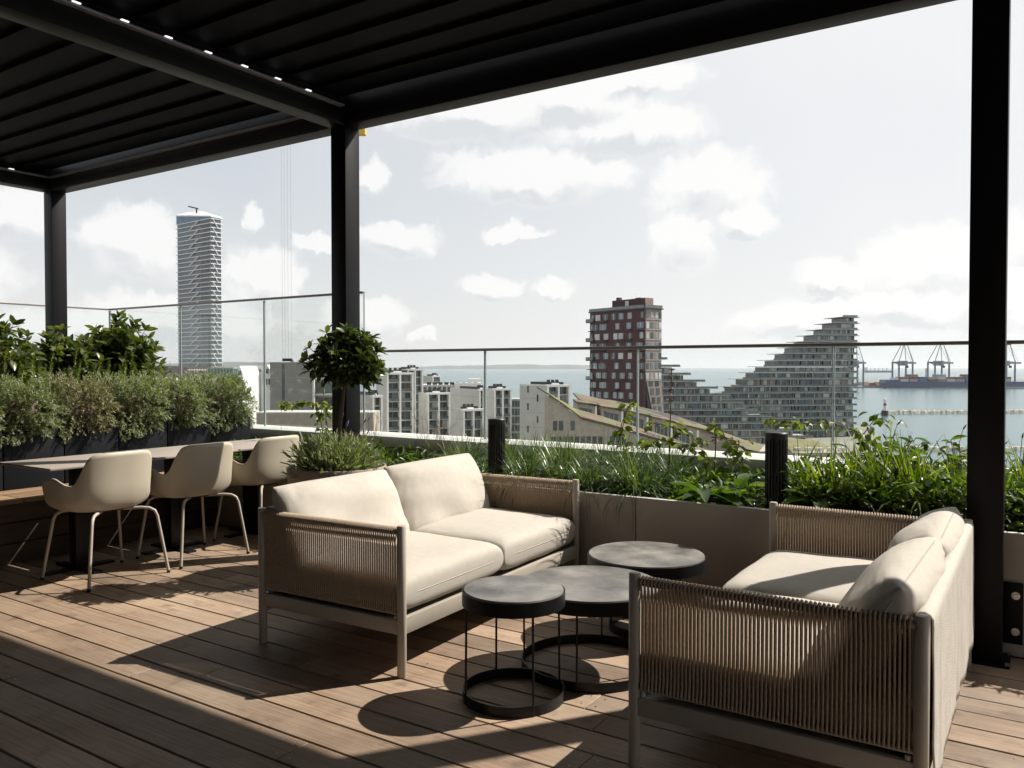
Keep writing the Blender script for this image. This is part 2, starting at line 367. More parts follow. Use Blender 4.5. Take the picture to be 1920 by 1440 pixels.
# ------------------------------------------------------------------ setting: deck, planter walls, parapet
def struct(o, label=None): o['kind'] = 'structure'; 
DECK_Y0, DECK_Y1 = -2.45, 4.19
deck = MB().box(-9.2, 4.6, -4.0, 5.6, -.5, -.032).obj('deck', M_blk); deck['kind'] = 'structure'
gap = .1508; y = 1.3255
while y-gap > DECK_Y0: y -= gap
rows = 0; plank_screws = MB()
while y < DECK_Y1-.01:
    x = -9.1-rng.uniform(0, 2.4); y1 = min(y+gap-.0095, DECK_Y1)
    while x < 4.5:
        ln = rng.choice([3.0, 3.6, 3.9, 4.2]); x1 = min(x+ln, 4.55); x0 = max(x, -9.15)
        if x1-x0 > .05:
            p = MB().box(x0+.0012, x1-.0012, y, y1, -.028, rng.uniform(-.0008,.0004)).obj('plank', M_deck, deck, smooth=True, bevel=.0018, seg=1)
            for xe in (x0+.03, x1-.03):
                for yy in (y+.03, y1-.03): plank_screws.lathe([(0,.0012),(.0035,.0012),(.0035,0)], 6, (xe,yy,0))
        x = x1+.0001
        if x1 >= 4.55: break
    y += gap; rows += 1
o = plank_screws.obj('screws', M_steel, deck); o['kind'] = 'stuff'

P = nrng.uniform((-6,.9,.003),(2.5,4.1,.004),(70,3)); a = nrng.uniform(0,6.28,70)
V, Q = scatter(*LEAFS, P, np.stack([np.cos(a),np.sin(a),nrng.uniform(0,.25,70)],1), nrng.uniform(.008,.024,70), up=np.tile([0,0,1.0],(70,1)))
o = link('leaf_litter', npmesh('leaf_litter', V, Q, M_dry)); tag(o, 'small dry leaf scraps and grit scattered on the deck boards', 'debris', kind='stuff')
BED_Y, BED_TOP = 4.2, .542
bed = thing('planter_wall', (-2, 4.2, 0), 'long low warm grey concrete planter wall running behind both sofas', 'planter wall')
for i, x in enumerate(np.arange(-5.95, 4.6, 1.35)):
    rbox('panel', M_conc, bed, x+2+.002, x+2+1.346, 0, .03, .0, BED_TOP, .002)
rbox('rim', M_cap, bed, -3.95, 6.6, -.004, .028, BED_TOP+.001, BED_TOP+.005, .001)
MB().box(-3.95, 6.6, .034, 1.0, .0, BED_TOP-.05).obj('soil', M_soil, bed)
par = thing('parapet', (-2, 5.4, 0), 'pale parapet wall with light capping carrying the glass balustrade', 'parapet')
for x in np.arange(-9.1, 4.6, 1.35):
    MB().box(x+2, x+2+1.35, -.18, .1, -.3, .60).obj('wall_panel', M_conc, par)
    rbox('cap', M_cap, par, x+2+.003, x+2+1.347, -.22, .15, .602, .69, .004)

RAILY = 5.44
def screen(root, x0, x1, z1, low=True):
    MB().box(x0, x1, -.006, .006, .69, z1-.02).obj('pane', M_glass, root)
    for xx in (x0, x1-.005): MB().box(xx, xx+.005, -.0065, .0065, .69, z1-.02).obj('pane_edge', M_gedge, root)
rail = thing('glass_balustrade', (-1, RAILY, 0), 'low frameless glass balustrade with slim grey handrail facing the harbour', 'glass railing')
X = -5.15
for k in range(8):
    screen(rail, X+1+1.35*k+.003, X+1+1.35*(k+1)-.003, 1.43)
MB().box(-4.14, 6.7, -.022, .022, 1.41, 1.432).obj('handrail', M_railm, rail, smooth=True, bevel=.004)
hs = thing('glass_wind_screen', (-7, RAILY, 0), 'tall glass wind screen with thin top rail beyond the black planters', 'glass screen')
for k in range(3):
    screen(hs, -9.18+7+1.35*k+.003, -9.18+7+1.35*(k+1)-.003, 1.96)
MB().box(-2.2, 1.86, -.018, .018, 1.945, 1.965).obj('top_rail', M_railm, hs, smooth=True, bevel=.004)
ss = thing('glass_side_screen', (-9.19, 3, 0), 'tall glass side screen turning the corner behind the glossy shrubs', 'glass screen', rz=pi/2)
for k in range(5): screen(ss, 2.44-1.35*(k+1)+.003, 2.44-1.35*k-.003, 1.96)
MB().box(-4.3, 2.44, -.018, .018, 1.945, 1.965).obj('top_rail', M_railm, ss, smooth=True, bevel=.004)

# ------------------------------------------------------------------ pergola
perg = thing('pergola', (-4, 4.1, 0), 'black metal pergola with louvred roof over the wooden terrace', 'pergola')
def P_(name, m, x0,x1,y0,y1,z0,z1, bev=.004): return rbox(name, m, perg, x0+4,x1+4,y0-4.1,y1-4.1,z0,z1,bev)
ZB, ZT = 2.92, 3.16
posts = [-7.88, -4.11, -.262, 3.6]
for i, x in enumerate(posts):
    p = P_('post', M_perg, x, x+.138, 4.03, 4.167, .012, ZB)
    MB().box(x+4-.03, x+4+.168, -.1, .085, .0005, .012).obj('foot_plate', M_perg, p)
    for dy in (-.085, .07): MB().lathe([(0,.022),(.009,.022),(.009,.012)], 6, (x+4+.158, dy, 0)).obj('bolt', M_steel, p)
    P_('post', M_perg, x, x+.138, -2.2, -2.06, .0, ZB)
P_('front_beam', M_perg, -7.88, 4.5, 4.03, 4.167, ZB+.001, ZT)
P_('rear_beam', M_perg, -7.88, 4.5, -2.2, -2.06, ZB+.001, ZT)
for x in posts: P_('cross_beam', M_perg, x, x+.137, -2.058, 4.028, ZB, ZT)
P_('gutter_strip', M_strip, -7.74, -4.112, 3.985, 4.027, 3.03, 3.042, .001)
for a, b in ((-7.742,-4.112),(-3.972,-.264),(-.124,3.598)):
    s = P_('gutter_strip', M_strip, a+.001, a+.045, -2.05, 3.98, 3.028, 3.04, .001)
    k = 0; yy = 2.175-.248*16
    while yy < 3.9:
        MB().box(a+4+.008, a+4+.05, yy-.020-4.1, yy+.020-4.1, 3.0405, 3.046).obj('leak_glint', M_leak, s) if a < -.2 else None  # glowing dashes as painted glints of leaking sunlight
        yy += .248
    yy = 2.11-.248*17
    while yy < 4.0:
        q = MB().prism([(-.128,.020),(-.128,-.012),(-.118,-.012),(-.112,.0),(.10,.014),(.138,.012),(.138,.022),(-.10,.028)], 0, 1)
        V = [(v[1]*(b-a-.004)+a+.002+4, v[0]+yy-4.1, v[2]+3.085) for v in q.V]
        l = MB().add(V, q.F).obj('louvre', M_louv, perg)
        yy += .248
br = thing('post_bracket', (-.10, 4.19, .03), 'black steel bracket bolting the right post to the planter wall', 'bracket')
rbox('plate', M_perg, br, -.024, .05, -.012, .006, .03, .30, .002)
for z in (.245, .085):
    b = MB().lathe([(0,.012),(.009,.012),(.009,.004),(.017,.003),(.017,0)], 16).obj('bolt', M_steel, br, smooth=True)
    b.rotation_euler = (pi/2,0,0); b.location = (.022, -.013, z)

# ------------------------------------------------------------------ sofas
SW, SD, SH = 1.64, .86, .628      # length (y), depth (x), height
def cushion_mesh(name, lx, ly, th, m, p=5.0, q=.33, nx=44, ny=44, wr=.004, seed=0, sag=0):
    V = []; F = []
    def prof(a): return max(0, 1-abs(a)**p)**q
    for side in (1,-1):
        for i in range(nx+1):
            for j in range(ny+1):
                a = sin((i/nx*2-1)*pi/2); b = sin((j/ny*2-1)*pi/2)
                h = prof(a)*prof(b)
                rc = 1-.012*(abs(a)*abs(b))**4
                w = noise.noise(Vector((a*1.6+seed, b*1.6, side*3+seed)))*wr*1.6*h
                ax = abs(noise.noise(Vector((a*2+seed, b*14+3*a, side*7)))); w2 = -ax*wr*1.6*h*(b*b*b*b)*1.2-abs(noise.noise(Vector((a*12+2*b, b*2+seed, side*2))))*wr*1.2*h*(a**4)
                crown = 1+.28*(1-a*a)*(1-b*b)
                V.append((a*lx/2*rc, b*ly/2*rc, side*(th/2*h*crown)/1.15+w+w2-sag*(1-a*a)*(1-b*b)*(side>0)))
    n = (nx+1)*(ny+1)
    for s in (0,1):
        for i in range(nx):
            for j in range(ny):
                a = s*n+i*(ny+1)+j; f = (a, a+ny+1, a+ny+2, a+1); F.append(f if s == 0 else f[::-1])
    bm = bmesh.new(); me = mesh(name, V, F, m); bm.from_mesh(me)
    bmesh.ops.remove_doubles(bm, verts=bm.verts[:], dist=.0015); bmesh.ops.recalc_face_normals(bm, faces=bm.faces[:])
    for f in bm.faces: f.smooth = True
    bm.to_mesh(me); bm.free(); return me
def piping_mesh(lx, ly, m):
    pts = []
    for k in range(72):
        th = 2*pi*k/72; c, s = cos(th), sin(th); e = .16
        a = abs(c)**e*(1 if c >= 0 else -1); b = abs(s)**e*(1 if s >= 0 else -1); rc = 1-.012*(abs(a)*abs(b))**4
        pts.append((a*lx/2*rc, b*ly/2*rc, 0))
    return mesh('piping', *(lambda t: (t.V, t.F))(MB().tube(pts+[pts[0]],  .0024, 5, False)), m, True)
SEAT = [cushion_mesh('seat_cushion', .815, .795, .195, M_cush, 12, .26, seed=s, wr=.004) for s in (1.3, 7.7)]
BACK = [cushion_mesh('back_cushion', .43, .81, .20, M_cush, 4.2, .43, seed=s, wr=.014) for s in (3.1, 5.2)]
PS, PB = piping_mesh(.815, .795, M_pipe), piping_mesh(.43, .81, M_pipe)
def rope_loop():
    t = MB(); zt = .600
    pts = [(0,-.012,.262),(0,-.006,.30),(0,-.006,.54),(0,-.0185,zt)]+[(0,-.0185*cos(a),zt+.0185*sin(a)) for a in (pi*.25,pi*.5,pi*.75)]+[(0,.0185,zt),(0,.006,.54),(0,.006,.30),(0,.012,.262)]
    t.tube(pts, .0036, 6, False); return mesh('rope', t.V, t.F, M_rope, True)
ROPE = rope_loop()
def make_sofa(loc, rz, label, bz=.535, lean=66, bx=-.262):
    s = thing('sofa', loc, label, 'sofa', rz, 'rope-sided cream sofas on the deck')
    hx, hy, r = SD/2-.02, SW/2-.02, .02
    for sx in (1,-1):
        for sy in (1,-1):
            prof = [(0,.0),(.017,.0),(.0195,.004),(.0195,SH-.006),(.017,SH-.001),(0,SH)]
            MB().lathe(prof, 20, (sx*hx, sy*hy, 0)).obj('leg', M_frame, s, smooth=True)
    for sy in (1,-1):
        MB().tube([(-hx,sy*hy,.600),(hx,sy*hy,.600)], .0135, 12).obj('arm_rail', M_frame, s, smooth=True)
        rbox('side_rail', M_frame, s, -hx+.015, hx-.015, sy*hy-.012, sy*hy+.012, .175, .235, .003)
        MB().tube([(-hx,sy*hy,.262),(hx,sy*hy,.262)], .009, 8).obj('rope_bar', M_frame, s, smooth=True)
        n = 64
        for k in range(n):
            x = -hx+.028+(2*hx-.056)*k/(n-1)
            link('rope', ROPE, s, (x, sy*hy, 0))
        for x in (-hx+.03, hx-.03): MB().lathe([(0,.012),(.008,.012),(.008,0)], 8, (x,sy*hy,.236)).obj('fixing', M_cap, s)
    rbox('front_rail', M_frame, s, hx-.012, hx+.012, -hy+.015, hy-.015, .175, .245, .003)
    rbox('back_rail', M_frame, s, -hx-.012, -hx+.012, -hy+.015, hy-.015, .175, .245, .003)
    MB().box(-hx+.013, hx-.013, -hy+.015, hy-.015, .205, .222).obj('seat_base', M_frame, s)
    MB().tube([(-hx,-hy,.600),(-hx,hy,.600)], .0135, 12).obj('back_top_rail', M_frame, s, smooth=True)
    # cloth stretched over the back, hanging outside with soft folds
    V = []; F = []; nu, nv = 90, 22
    for i in range(nu+1):
        yy = -hy+.028+(2*hy-.056)*i/nu
        fold = noise.noise(Vector((yy*5, 1.3, 0)))*.5+.3*sin(yy*23+noise.noise(Vector((yy*3,0,0)))*5)
        for j in range(nv+1):
            t = j/nv
            if t < .25: a = t/.25*pi; x = -hx+.021*cos(a); z = .603+.021*sin(a)
            else:
                q = (t-.25)/.75; z = .603-q*(.47+.012*noise.noise(Vector((yy*4,9,0)))); x = -hx-.021-.004*q+fold*.012*q
                x += .003*noise.noise(Vector((yy*30,z*12,2)))
            V.append((x,yy,z))
    for i in range(nu):
        for j in range(nv): a = i*(nv+1)+j; F.append((a,a+1,a+nv+2,a+nv+1))
    c = link('back_cover', mesh('back_cover', V, F, M_cover, True), s)
    md = c.modifiers.new('thick', 'SOLIDIFY'); md.thickness = .004
    MB().box(-hx+.016, -hx+.03, -hy+.03, hy-.03, .24, .58).obj('back_panel', M_cover, s)
    for k, sy in enumerate((-1, 1)):
        c = link('seat_cushion', SEAT[k], s, (.012, sy*.3985, .334)); c.rotation_euler = (0,0,rng.uniform(-.006,.006)); link('piping', PS, c)
        c = link('back_cushion', BACK[k], s, (bx, sy*.395, bz+(.006 if k else -.004))); c.rotation_euler = (0, radians(-101)+pi+.02*k*0, 0)
        c.rotation_euler = (radians(sy*.8), radians(lean+(1.5 if k else -1)), 0); link('piping', PB, c)
    return s
u = radians(2.0)
make_sofa((-2.632, 3.325, 0), u, 'cream cushioned rope-sided sofa on the left with its seat facing the coffee tables')
make_sofa((-.662, 3.165, 0), pi, 'cream rope-sided sofa in the right foreground with cloth cover over its back', .497, 59, -.258)

# ------------------------------------------------------------------ coffee tables
def coffee(loc, r, h, rb, label, rods=4, ph=.4, opening=None):
    t = thing('coffee_table', loc, label, 'coffee table', 0, 'round black coffee tables between the sofas')
    MB().lathe([(0,h),(r-.012,h),(r-.008,h-.001),(r-.006,h-.005),(r-.006,h-.02),(0,h-.02)], 72).obj('stone_top', M_stone, t, smooth=True)
    MB().lathe([(r-.003,h-.006),(r,h-.006),(r,h-.06),(r-.004,h-.06),(r-.004,h-.02)], 72).obj('rim', M_blk, t, smooth=True)
    MB().lathe([(r-.004,h-.03),(0,h-.03)], 48).obj('underside', M_blk, t)
    MB().lathe([(rb,.0),(rb,.04),(rb-.005,.04),(rb-.005,.0)], 72, close=True).obj('base_ring', M_blk, t, smooth=True)
    for k in range(rods):
        a = ph+2*pi*k/rods; c, s_ = cos(a), sin(a)
        MB().tube([((rb-.002)*c,(rb-.002)*s_,.002),((r-.008 if r < .25 else rb)*c,(r-.008 if r < .25 else rb)*s_,h-.03)], .0045, 8).obj('rod', M_blk, t, smooth=True)
    return t
coffee((-1.700, 2.625, 0), .200, .425, .198, 'small tall round coffee table with grey stone top, nearest the camera', ph=.95)
coffee((-1.600, 3.075, 0), .300, .362, .295, 'wide low round coffee table between the small one and the farthest one', ph=.3)
coffee((-1.600, 3.66, 0), .285, .372, .18, 'round grey-topped coffee table farthest back, beside the planter wall', ph=.8)

# ------------------------------------------------------------------ dining tables, bench, chairs
TOPM = MB().box(-.30,.30,-.327,.327,.675,.69)
for k, lab in enumerate(('square taupe café table nearest the camera, in front of the bench', 'middle square taupe café table of the row of three', 'square taupe café table at the far end of the row')):
    t = thing('dining_table', (-5.10, 2.80+.667*k, 0), lab, 'table', 0, 'square tables in a row by the bench')
    TOPM.obj('table_top', M_table, t, smooth=True, bevel=.004)
    MB().box(-.04,.04,-.04,.04,.012,.66).obj('pedestal', M_blk, t, smooth=True, bevel=.003)
    MB().box(-.22,.22,-.03,.03,.0005,.014).box(-.03,.03,-.22,.22,.0008,.0145).obj('foot', M_blk, t)
    MB().box(-.16,.16,-.16,.16,.660,.6745).obj('mounting_plate', M_blk, t)
bench = thing('bench', (-5.73, 2.2, 0), 'built-in wooden bench running below the black planters', 'bench')
for i, (a, b) in enumerate(((-3.2,-1.4),(-1.393,.455),(.462,2.3))):
    for k in range(3): rbox('slat', M_bench, bench, -.22+.157*k, -.22+.157*k+.150, a, b, .405, .43, .003)
for k in range(3):
    z0 = .0+.135*k
    MB().box(.13,.15,-3.2,2.3,z0+.003,z0+.13).obj('front_board', M_clad, bench, smooth=True, bevel=.002)
MB().box(-.22,.128,-3.2,2.29,.003,.40).obj('carcass', M_blk, bench)

def shell_mesh():
    nt_, nr = 96, 22; V = []; F = []
    def sm(a,b,x): t = max(0,min(1,(x-a)/(b-a))); return t*t*(3-2*t)
    for i in range(nt_):
        th = -pi+2*pi*i/nt_; A = abs(math.degrees(th))     # 0 = back (-x)
        back = 1-sm(44, 64, A); arm = sm(58, 80, A)*(1-sm(118, 150, A)); dip = 0
        rim = .438+float(np.interp(A, (0,30,40,46,52,58,64,70,76,86,97,108,118,127,136,144,155,180), (.350,.349,.344,.325,.262,.190,.158,.160,.182,.202,.200,.186,.160,.124,.08,.04,.01,0)))
        e = 2.7; cx = abs(cos(th)); cy = abs(sin(th))
        a = .275 if A > 90 else .215; b = .262
        R = ((cx/a)**e+(cy/b)**e)**(-1/e)
        R0 = R*.80
        for j in range(nr+1):
            t = j/nr
            if t < .38: q = t/.38; r = R0*q; z = .430+.006*q*q+(-.012*(1-q*q))
            else:
                q = (t-.38)/.62; H = rim-.436
                ang = min(1, q*1.0)
                z = .436+H*(q**1.25)
                r = R0+(R-R0)*(1-(1-min(1,q*1.9))**2.2)
                if H > .1: r += .035*q*q*back+.030*q*arm
                if A < 70: r += .02*sin(q*pi)*back*0
            x = -cos(th)*r; yv = sin(th)*r
            if A > 120 and t > .38: z -= .018*((A-120)/60)*q
            # narrow the back towards its top
            if back > 0 and z > .55: yv *= 1-.10*((z-.55)/.3)**2
            V.append((x, yv, z))
    for i in range(nt_):
        for j in range(nr):
            a = i*(nr+1)+j; b = ((i+1)%nt_)*(nr+1)+j; F.append((a,a+1,b+1,b))
    bm = bmesh.new(); me = mesh('shell', V, F, M_shell); bm.from_mesh(me); bmesh.ops.remove_doubles(bm, verts=bm.verts[:], dist=.0008)
    bmesh.ops.recalc_face_normals(bm, faces=bm.faces[:])
    bmesh.ops.smooth_vert(bm, verts=bm.verts[:], factor=.5, use_axis_x=True, use_axis_y=True, use_axis_z=True)
    for f in bm.faces: f.smooth = True
    bm.to_mesh(me); bm.free(); return me
def make_chair():
    c = thing('dining_chair', (0,0,0), 'x', 'chair', 0, 'beige moulded shell chairs along the tables')
    sh = link('shell', shell_mesh(), c, (.045,0,-.008)); md = sh.modifiers.new('t','SOLIDIFY'); md.thickness = .008; md.offset = 0
    for sx, sy in ((1,1),(1,-1),(-1,1),(-1,-1)):
        fx, fy = sx*.245, sy*.255
        P = [(sx*.05, sy*.05, .412),(sx*.14, sy*.145, .414),(sx*.172, sy*.178, .409),(sx*.193, sy*.199, .392),(sx*.203, sy*.209, .36),(fx, fy, .012)]
        l = MB().tube(P, .0095, 12).obj('leg', M_frame, c, smooth=True)
        MB().lathe([(0,0),(.011,0),(.011,.016),(0,.016)], 10, (fx,fy,0)).obj('foot_cap', M_blk, l)
    rbox('seat_mount', M_blk, c, -.08,.08,-.08,.08,.408,.418,.003)
    return c
ch = make_chair(); chs = [ch, clone(ch), clone(ch)]
for c, x, y, r, lab in zip(chs, (-4.775,-4.79,-4.84), (2.79,3.41,4.05), (1.0,-1.5,2.0),
    ('beige moulded armchair on thin legs, nearest the camera at the tables', 'middle beige moulded armchair of the three at the tables', 'farthest beige moulded armchair, next to the round potted bay tree')):
    c.location = (x,y,0); c.rotation_euler = (0,0,pi+radians(r)); c['label'] = lab

# ------------------------------------------------------------------ black planters with rosemary
def box_planter():
    p = thing('planter_box', (0,0,0), 'x', 'planter box', 0, 'black planter boxes behind the bench')
    t = .012; w = .205; d = .50; h = .83
    for nm, a in (('front_panel',(-t,0,-w,w)),('back_panel',(-d,-d+t,-w,w)),('side_panel',(-d+t,-t,-w,-w+t)),('side_panel',(-d+t,-t,w-t,w))):
        rbox(nm, M_plant, p, a[0],a[1],a[2],a[3],.0,h,.002)
    MB().box(-d+t,-t,-w+t,w-t,.5,h-.04).obj('soil', M_soil, p)
    return p
def bush_needles(n, rx, ry, rz, m, name, lenr=(.018,.04), hang=.3):
    # sprigs: stems going outward from the root, needles all along
    ns = n//26; parts = []
    P = []; Dn = []; S = []
    for i in range(ns):
        a = nrng.uniform(0,2*pi); el = math.asin(nrng.uniform(-.55,1)); rr = nrng.uniform(.55,1.0)**.5
        lump = 1+.09*sin(a*3+el*4)+.07*sin(a*7+1)
        ce = abs(cos(el))**.6; se = np.sign(el)*abs(sin(el))**.75
        tip = np.array([rx*cos(a)*ce, ry*1.08*sin(a)*ce, rz*.92*se])*rr*lump
        d = tip/np.linalg.norm(tip)+np.array([0,0,.5 if el > .2 else -hang])+nrng.normal(size=3)*.25; d /= np.linalg.norm(d)
        L = nrng.uniform(.06,.12)
        for k in range(26):
            t = k/26; P.append(tip-d*L*(1-t)*.9); nd = d*(.55+.5*t)+nrng.normal(size=3)*.55; Dn.append(nd); S.append(nrng.uniform(*lenr)*(1-.3*t))
    V, Q = scatter(*NEEDLE, P, Dn, S); return npmesh(name, V, Q, m)
pl0 = box_planter(); ys = [4.64-.418*k for k in range(8)]
plab = ['at the far end by the third table','second from the far end','third from the far end','fourth from the far end','fifth from the far end','sixth from the far end','seventh from the far end','nearest end of the row']
ros = [bush_needles(26000, .37, .29, .35, M_ros, 'foliage'), bush_needles(26000, .36, .30, .33, M_ros, 'foliage'), bush_needles(22000, .35, .30, .33, M_rosb, 'foliage')]
core = MB().lathe([(.001,-.16),(.14,-.1),(.17,0),(.12,.1),(.001,.14)], 10)
core = mesh('branches', core.V, core.F, M_bark, True)
for k, yv in enumerate(ys):
    p = pl0 if k == 0 else clone(pl0)
    p.location = (-5.965, yv, 0); p['label'] = 'black metal planter box, '+plab[k]
    s = thing('rosemary_shrub', (-6.19, yv, .93), ('grey-green bushy shrub in its black planter, ' if k != 3 else 'browned dry bushy shrub in its black planter, ')+plab[k], 'shrub', rng.choice([0,pi])*0+rng.uniform(-.25,.25), 'bushy shrubs in the black planter boxes')
    me = ros[2] if k in (3,) else ros[k%2]
    f = link('foliage', me, s); f.scale = (1,1,rng.uniform(.93,1.05)); link('branches', core, s)

# raised bed and glossy shrubs behind
tb = thing('raised_bed', (-7.9, 3.4, 0), 'dark raised bed behind the black planter boxes holding glossy shrubs', 'planter')
rbox('trough_wall', M_plant, tb, -1.2, 1.35, -3.3, 1.9, .0, .86, .003)
MB().box(-1.18, 1.33, -3.28, 1.88, .861, .9).obj('soil', M_soil, tb)
def leafy_shrub(n, rx, ry, rz, lt, m, lsize, mstem, nb=26, up=.5, spray=6):
    P = []; Dn = []; S = []; st = MB()
    for i in range(n//(spray*3)):
        a = nrng.uniform(0,2*pi); el = math.asin(nrng.uniform(-.25,1)); rr = nrng.uniform(.25,1.08)**.6
        lump = 1+.18*sin(a*2+2*el)+.12*sin(a*5+el*3)
        tip = np.array([rx*cos(a)*cos(el), ry*sin(a)*cos(el), rz*sin(el)])*rr*lump
        d = tip/(np.linalg.norm(tip)+1e-6)+np.array([0,0,up])+nrng.normal(size=3)*.3; d /= np.linalg.norm(d)
        L = lsize[1]*1.8
        if i < nb*4: st.tube([(0,0,-rz*.5), tuple((tip-d*L)*.55), tuple(tip-d*L*.5), tuple(tip)], [.012,.007,.004,.002], 5, False)
        for w in range(3):
            for k in range(spray):
                aa = 2*pi*k/spray+w*.9; side = np.cross(d, [cos(aa),sin(aa),.3]); side /= np.linalg.norm(side)+1e-6
                P.append(tip-d*L*(.42*w)); Dn.append(side*(.9+.2*w)+d*(.75-.3*w)+nrng.normal(size=3)*.15); S.append(nrng.uniform(*lsize))
    return scatter(*lt, P, Dn, S), st
for k, (x, y, z, rx, ry, rz, lab) in enumerate(((-7.35, 3.15, 1.13, .42,.55,.48, 'glossy-leaved green shrub at the left edge of the photo, left of the corner post'), (-7.45, 3.95, 1.08, .40,.34,.38, 'low glossy-leaved shrub in front of the corner post'),
        (-7.35, 4.42, 1.16, .38,.36,.46, 'glossy-leaved shrub with upright shoots, right of the corner post'), (-7.4, 2.3, 1.1, .45,.45,.5, 'glossy-leaved shrub just outside the left frame edge'))):
    (V, Q), st = leafy_shrub(3600, rx, ry, rz, LEAF, M_rho, (.06,.115), M_bark)
    s = thing('glossy_shrub', (x,y,z+.10), lab, 'shrub', 0, 'glossy evergreen shrubs in the raised bed')
    link('foliage', npmesh('foliage', V, Q, M_rho, True), s); st.obj('stem', M_bark, s)
P = []; Dn = []; S = []
for j in range(60):
    t = j/60; a = j*2.4; P.append((.02*t, .01*t, .34*t)); Dn.append((cos(a),sin(a),.7)); S.append(.036*(1-.5*t))
SPR = npmesh('sprig', *scatter(*NEEDLE, P, Dn, S), M_reed)
for k in range(5):
    t = thing('sprig_plant', (-6.75+rng.uniform(-.05,.1), 2.6+.38*k, 1.08), 'x', 'plant', 0, 'bright green sprigs behind the bushy shrubs')
    for j in range(9):
        o = link('sprig', SPR, t, (rng.gauss(0,.09), rng.gauss(0,.13), 0)); o.rotation_euler = (rng.gauss(0,.2), rng.gauss(0,.2), rng.uniform(0,6)); z = rng.uniform(.55,1.05); o.scale = (1,1,z)

# ------------------------------------------------------------------ round pot with bay tree and lavender
pot = thing('round_pot', (-3.72, 3.69, 0), 'round taupe planter pot between the third chair and the left sofa', 'plant pot')
MB().lathe([(0,.0),(.23,.0),(.25,.02),(.305,.60),(.31,.65),(.306,.657),(.298,.657),(.292,.65),(.285,.58)], 64).obj('pot_body', mat('taupe_pot',(.30,.25,.205),.7,.06,5,.08,200), pot, smooth=True)
MB().lathe([(0,.60),(.288,.60)], 32).obj('soil', M_soil, pot)
bt = thing('bay_tree', (-3.665, 3.66, .60), 'clipped round bay tree on a bare trunk in the round pot', 'tree')
MB().tube([(0,0,-.02),(.004,0,.15),(-.004,.004,.30),(.03,.0,.5),(.06,.0,.66)], [.016,.014,.013,.011,.006], 8).obj('trunk', M_bark, bt, smooth=True)
MB().tube([(-.02,-.03,-.02),(-.022,-.03,.23)], [.006,.005], 6).obj('stake', M_dry, bt)
(V, Q), st = leafy_shrub(2600, .20, .20, .225, LEAF, M_bay, (.045,.078), M_bark, up=.7)
V = V+np.array([.075, -.01, .685]); link('crown', npmesh('crown', V, Q, M_bay, True), bt)
st2 = MB(); st2.add([(v[0]+.075, v[1]-.01, v[2]+.685) for v in st.V], st.F); st2.obj('branch', M_bark, bt)

def lavender(loc, n, R, L, lab, mt=M_lav, flowers=8, grp='lavender in the pot and bed'):
    s = thing('lavender_plant', loc, lab, 'plant', 0, grp)
    P = []; Dn = []; S = []
    for i in range(n//14):
        a = nrng.uniform(0,2*pi); el = nrng.uniform(.05,1.45); d = np.array([cos(a)*cos(el),sin(a)*cos(el),sin(el)]); l = nrng.uniform(*L)*(.75+.35*sin(el))
        b = np.array([cos(a),sin(a),0])*R*nrng.uniform(0,1)
        for k in range(14):
            t = .35+.65*k/13; droop = np.array([0,0,-.10*(1-sin(el))*t*t*l*4*.3])
            P.append(b+d*l*t+droop); Dn.append(d+nrng.normal(size=3)*.28); S.append(nrng.uniform(.025,.05))
    V, Q = scatter(*NEEDLE, P, Dn, S); link('foliage', npmesh('foliage', V, Q, mt), s)
    g = MB()
    for i in range(flowers):
        a = rng.uniform(0,2*pi); e = rng.uniform(.7,1.4); l = rng.uniform(L[1]*1.2, L[1]*1.8); d = Vector((cos(a)*cos(e),sin(a)*cos(e),sin(e)))
        g.tube([(0,0,0), tuple(d*l*.5+Vector((0,0,.02))), tuple(d*l)], .0013, 4, False)
        MB().tube([tuple(d*(l-.01)), tuple(d*(l+.012)), tuple(d*(l+.03))], [.003,.005,.002], 5).obj('flower', M_flow, s)
    g.obj('stem', M_dry, s)
lavender((-3.70, 3.66, .62), 8000, .17, (.12,.225), 'silvery lavender mound around the bay tree trunk in the round pot')

# climbing leaves
def vine(loc, pts, n, sp, lab, ls=(.035,.06), grp='climbing vines in the beds', stemr=.003):
    s = thing('climbing_vine', loc, lab, 'vine', 0, grp); P = []; Dn = []; S = []; st = MB()
    for strand in pts:
        q = [Vector(p) for p in strand]
        st.tube(q, stemr, 5, False)
        Ls = [(q[i+1]-q[i]).length for i in range(len(q)-1)]; T = sum(Ls)
        for k in range(int(n*T)):
            d = rng.uniform(0,T); i = 0
            while i < len(Ls)-1 and d > Ls[i]: d -= Ls[i]; i += 1
            b = q[i].lerp(q[i+1], min(1,d/Ls[i])); a = rng.uniform(0,2*pi)
            o = Vector((cos(a),sin(a),rng.uniform(-.4,.5)))
            P.append(tuple(b+o*rng.uniform(0,sp))); Dn.append((o.x,o.y,o.z-.5)); S.append(rng.uniform(*ls))
    V, Q = scatter(*HEART, P, Dn, S); link('foliage', npmesh('foliage', V, Q, M_vine, True), s); st.obj('stem', M_bark, s, smooth=True)
    return s
vine((-4.75, 4.55, .5), [[(0,0,0),(.02,0,.2),(-.02,0,.38),(.02,0,.50)],[(.05,.05,0),(.07,0,.25),(.0,.03,.45)],[(0,0,.46),(-.15,.02,.50),(-.3,.0,.47),(-.42,0,.49)]], 110, .07, 'leafy vine column with a trailing arm between third chair and bay tree')
vine((-2.30, 4.85, .5), [[(0,0,0),(.02,0,.2),(.0,0,.4),(.05,0,.52),(.11,0,.56)],[(-.05,0,0),(-.03,0,.25),(.02,0,.42)]], 60, .05, 'slim twisting vine standing in front of the sloping green roof')
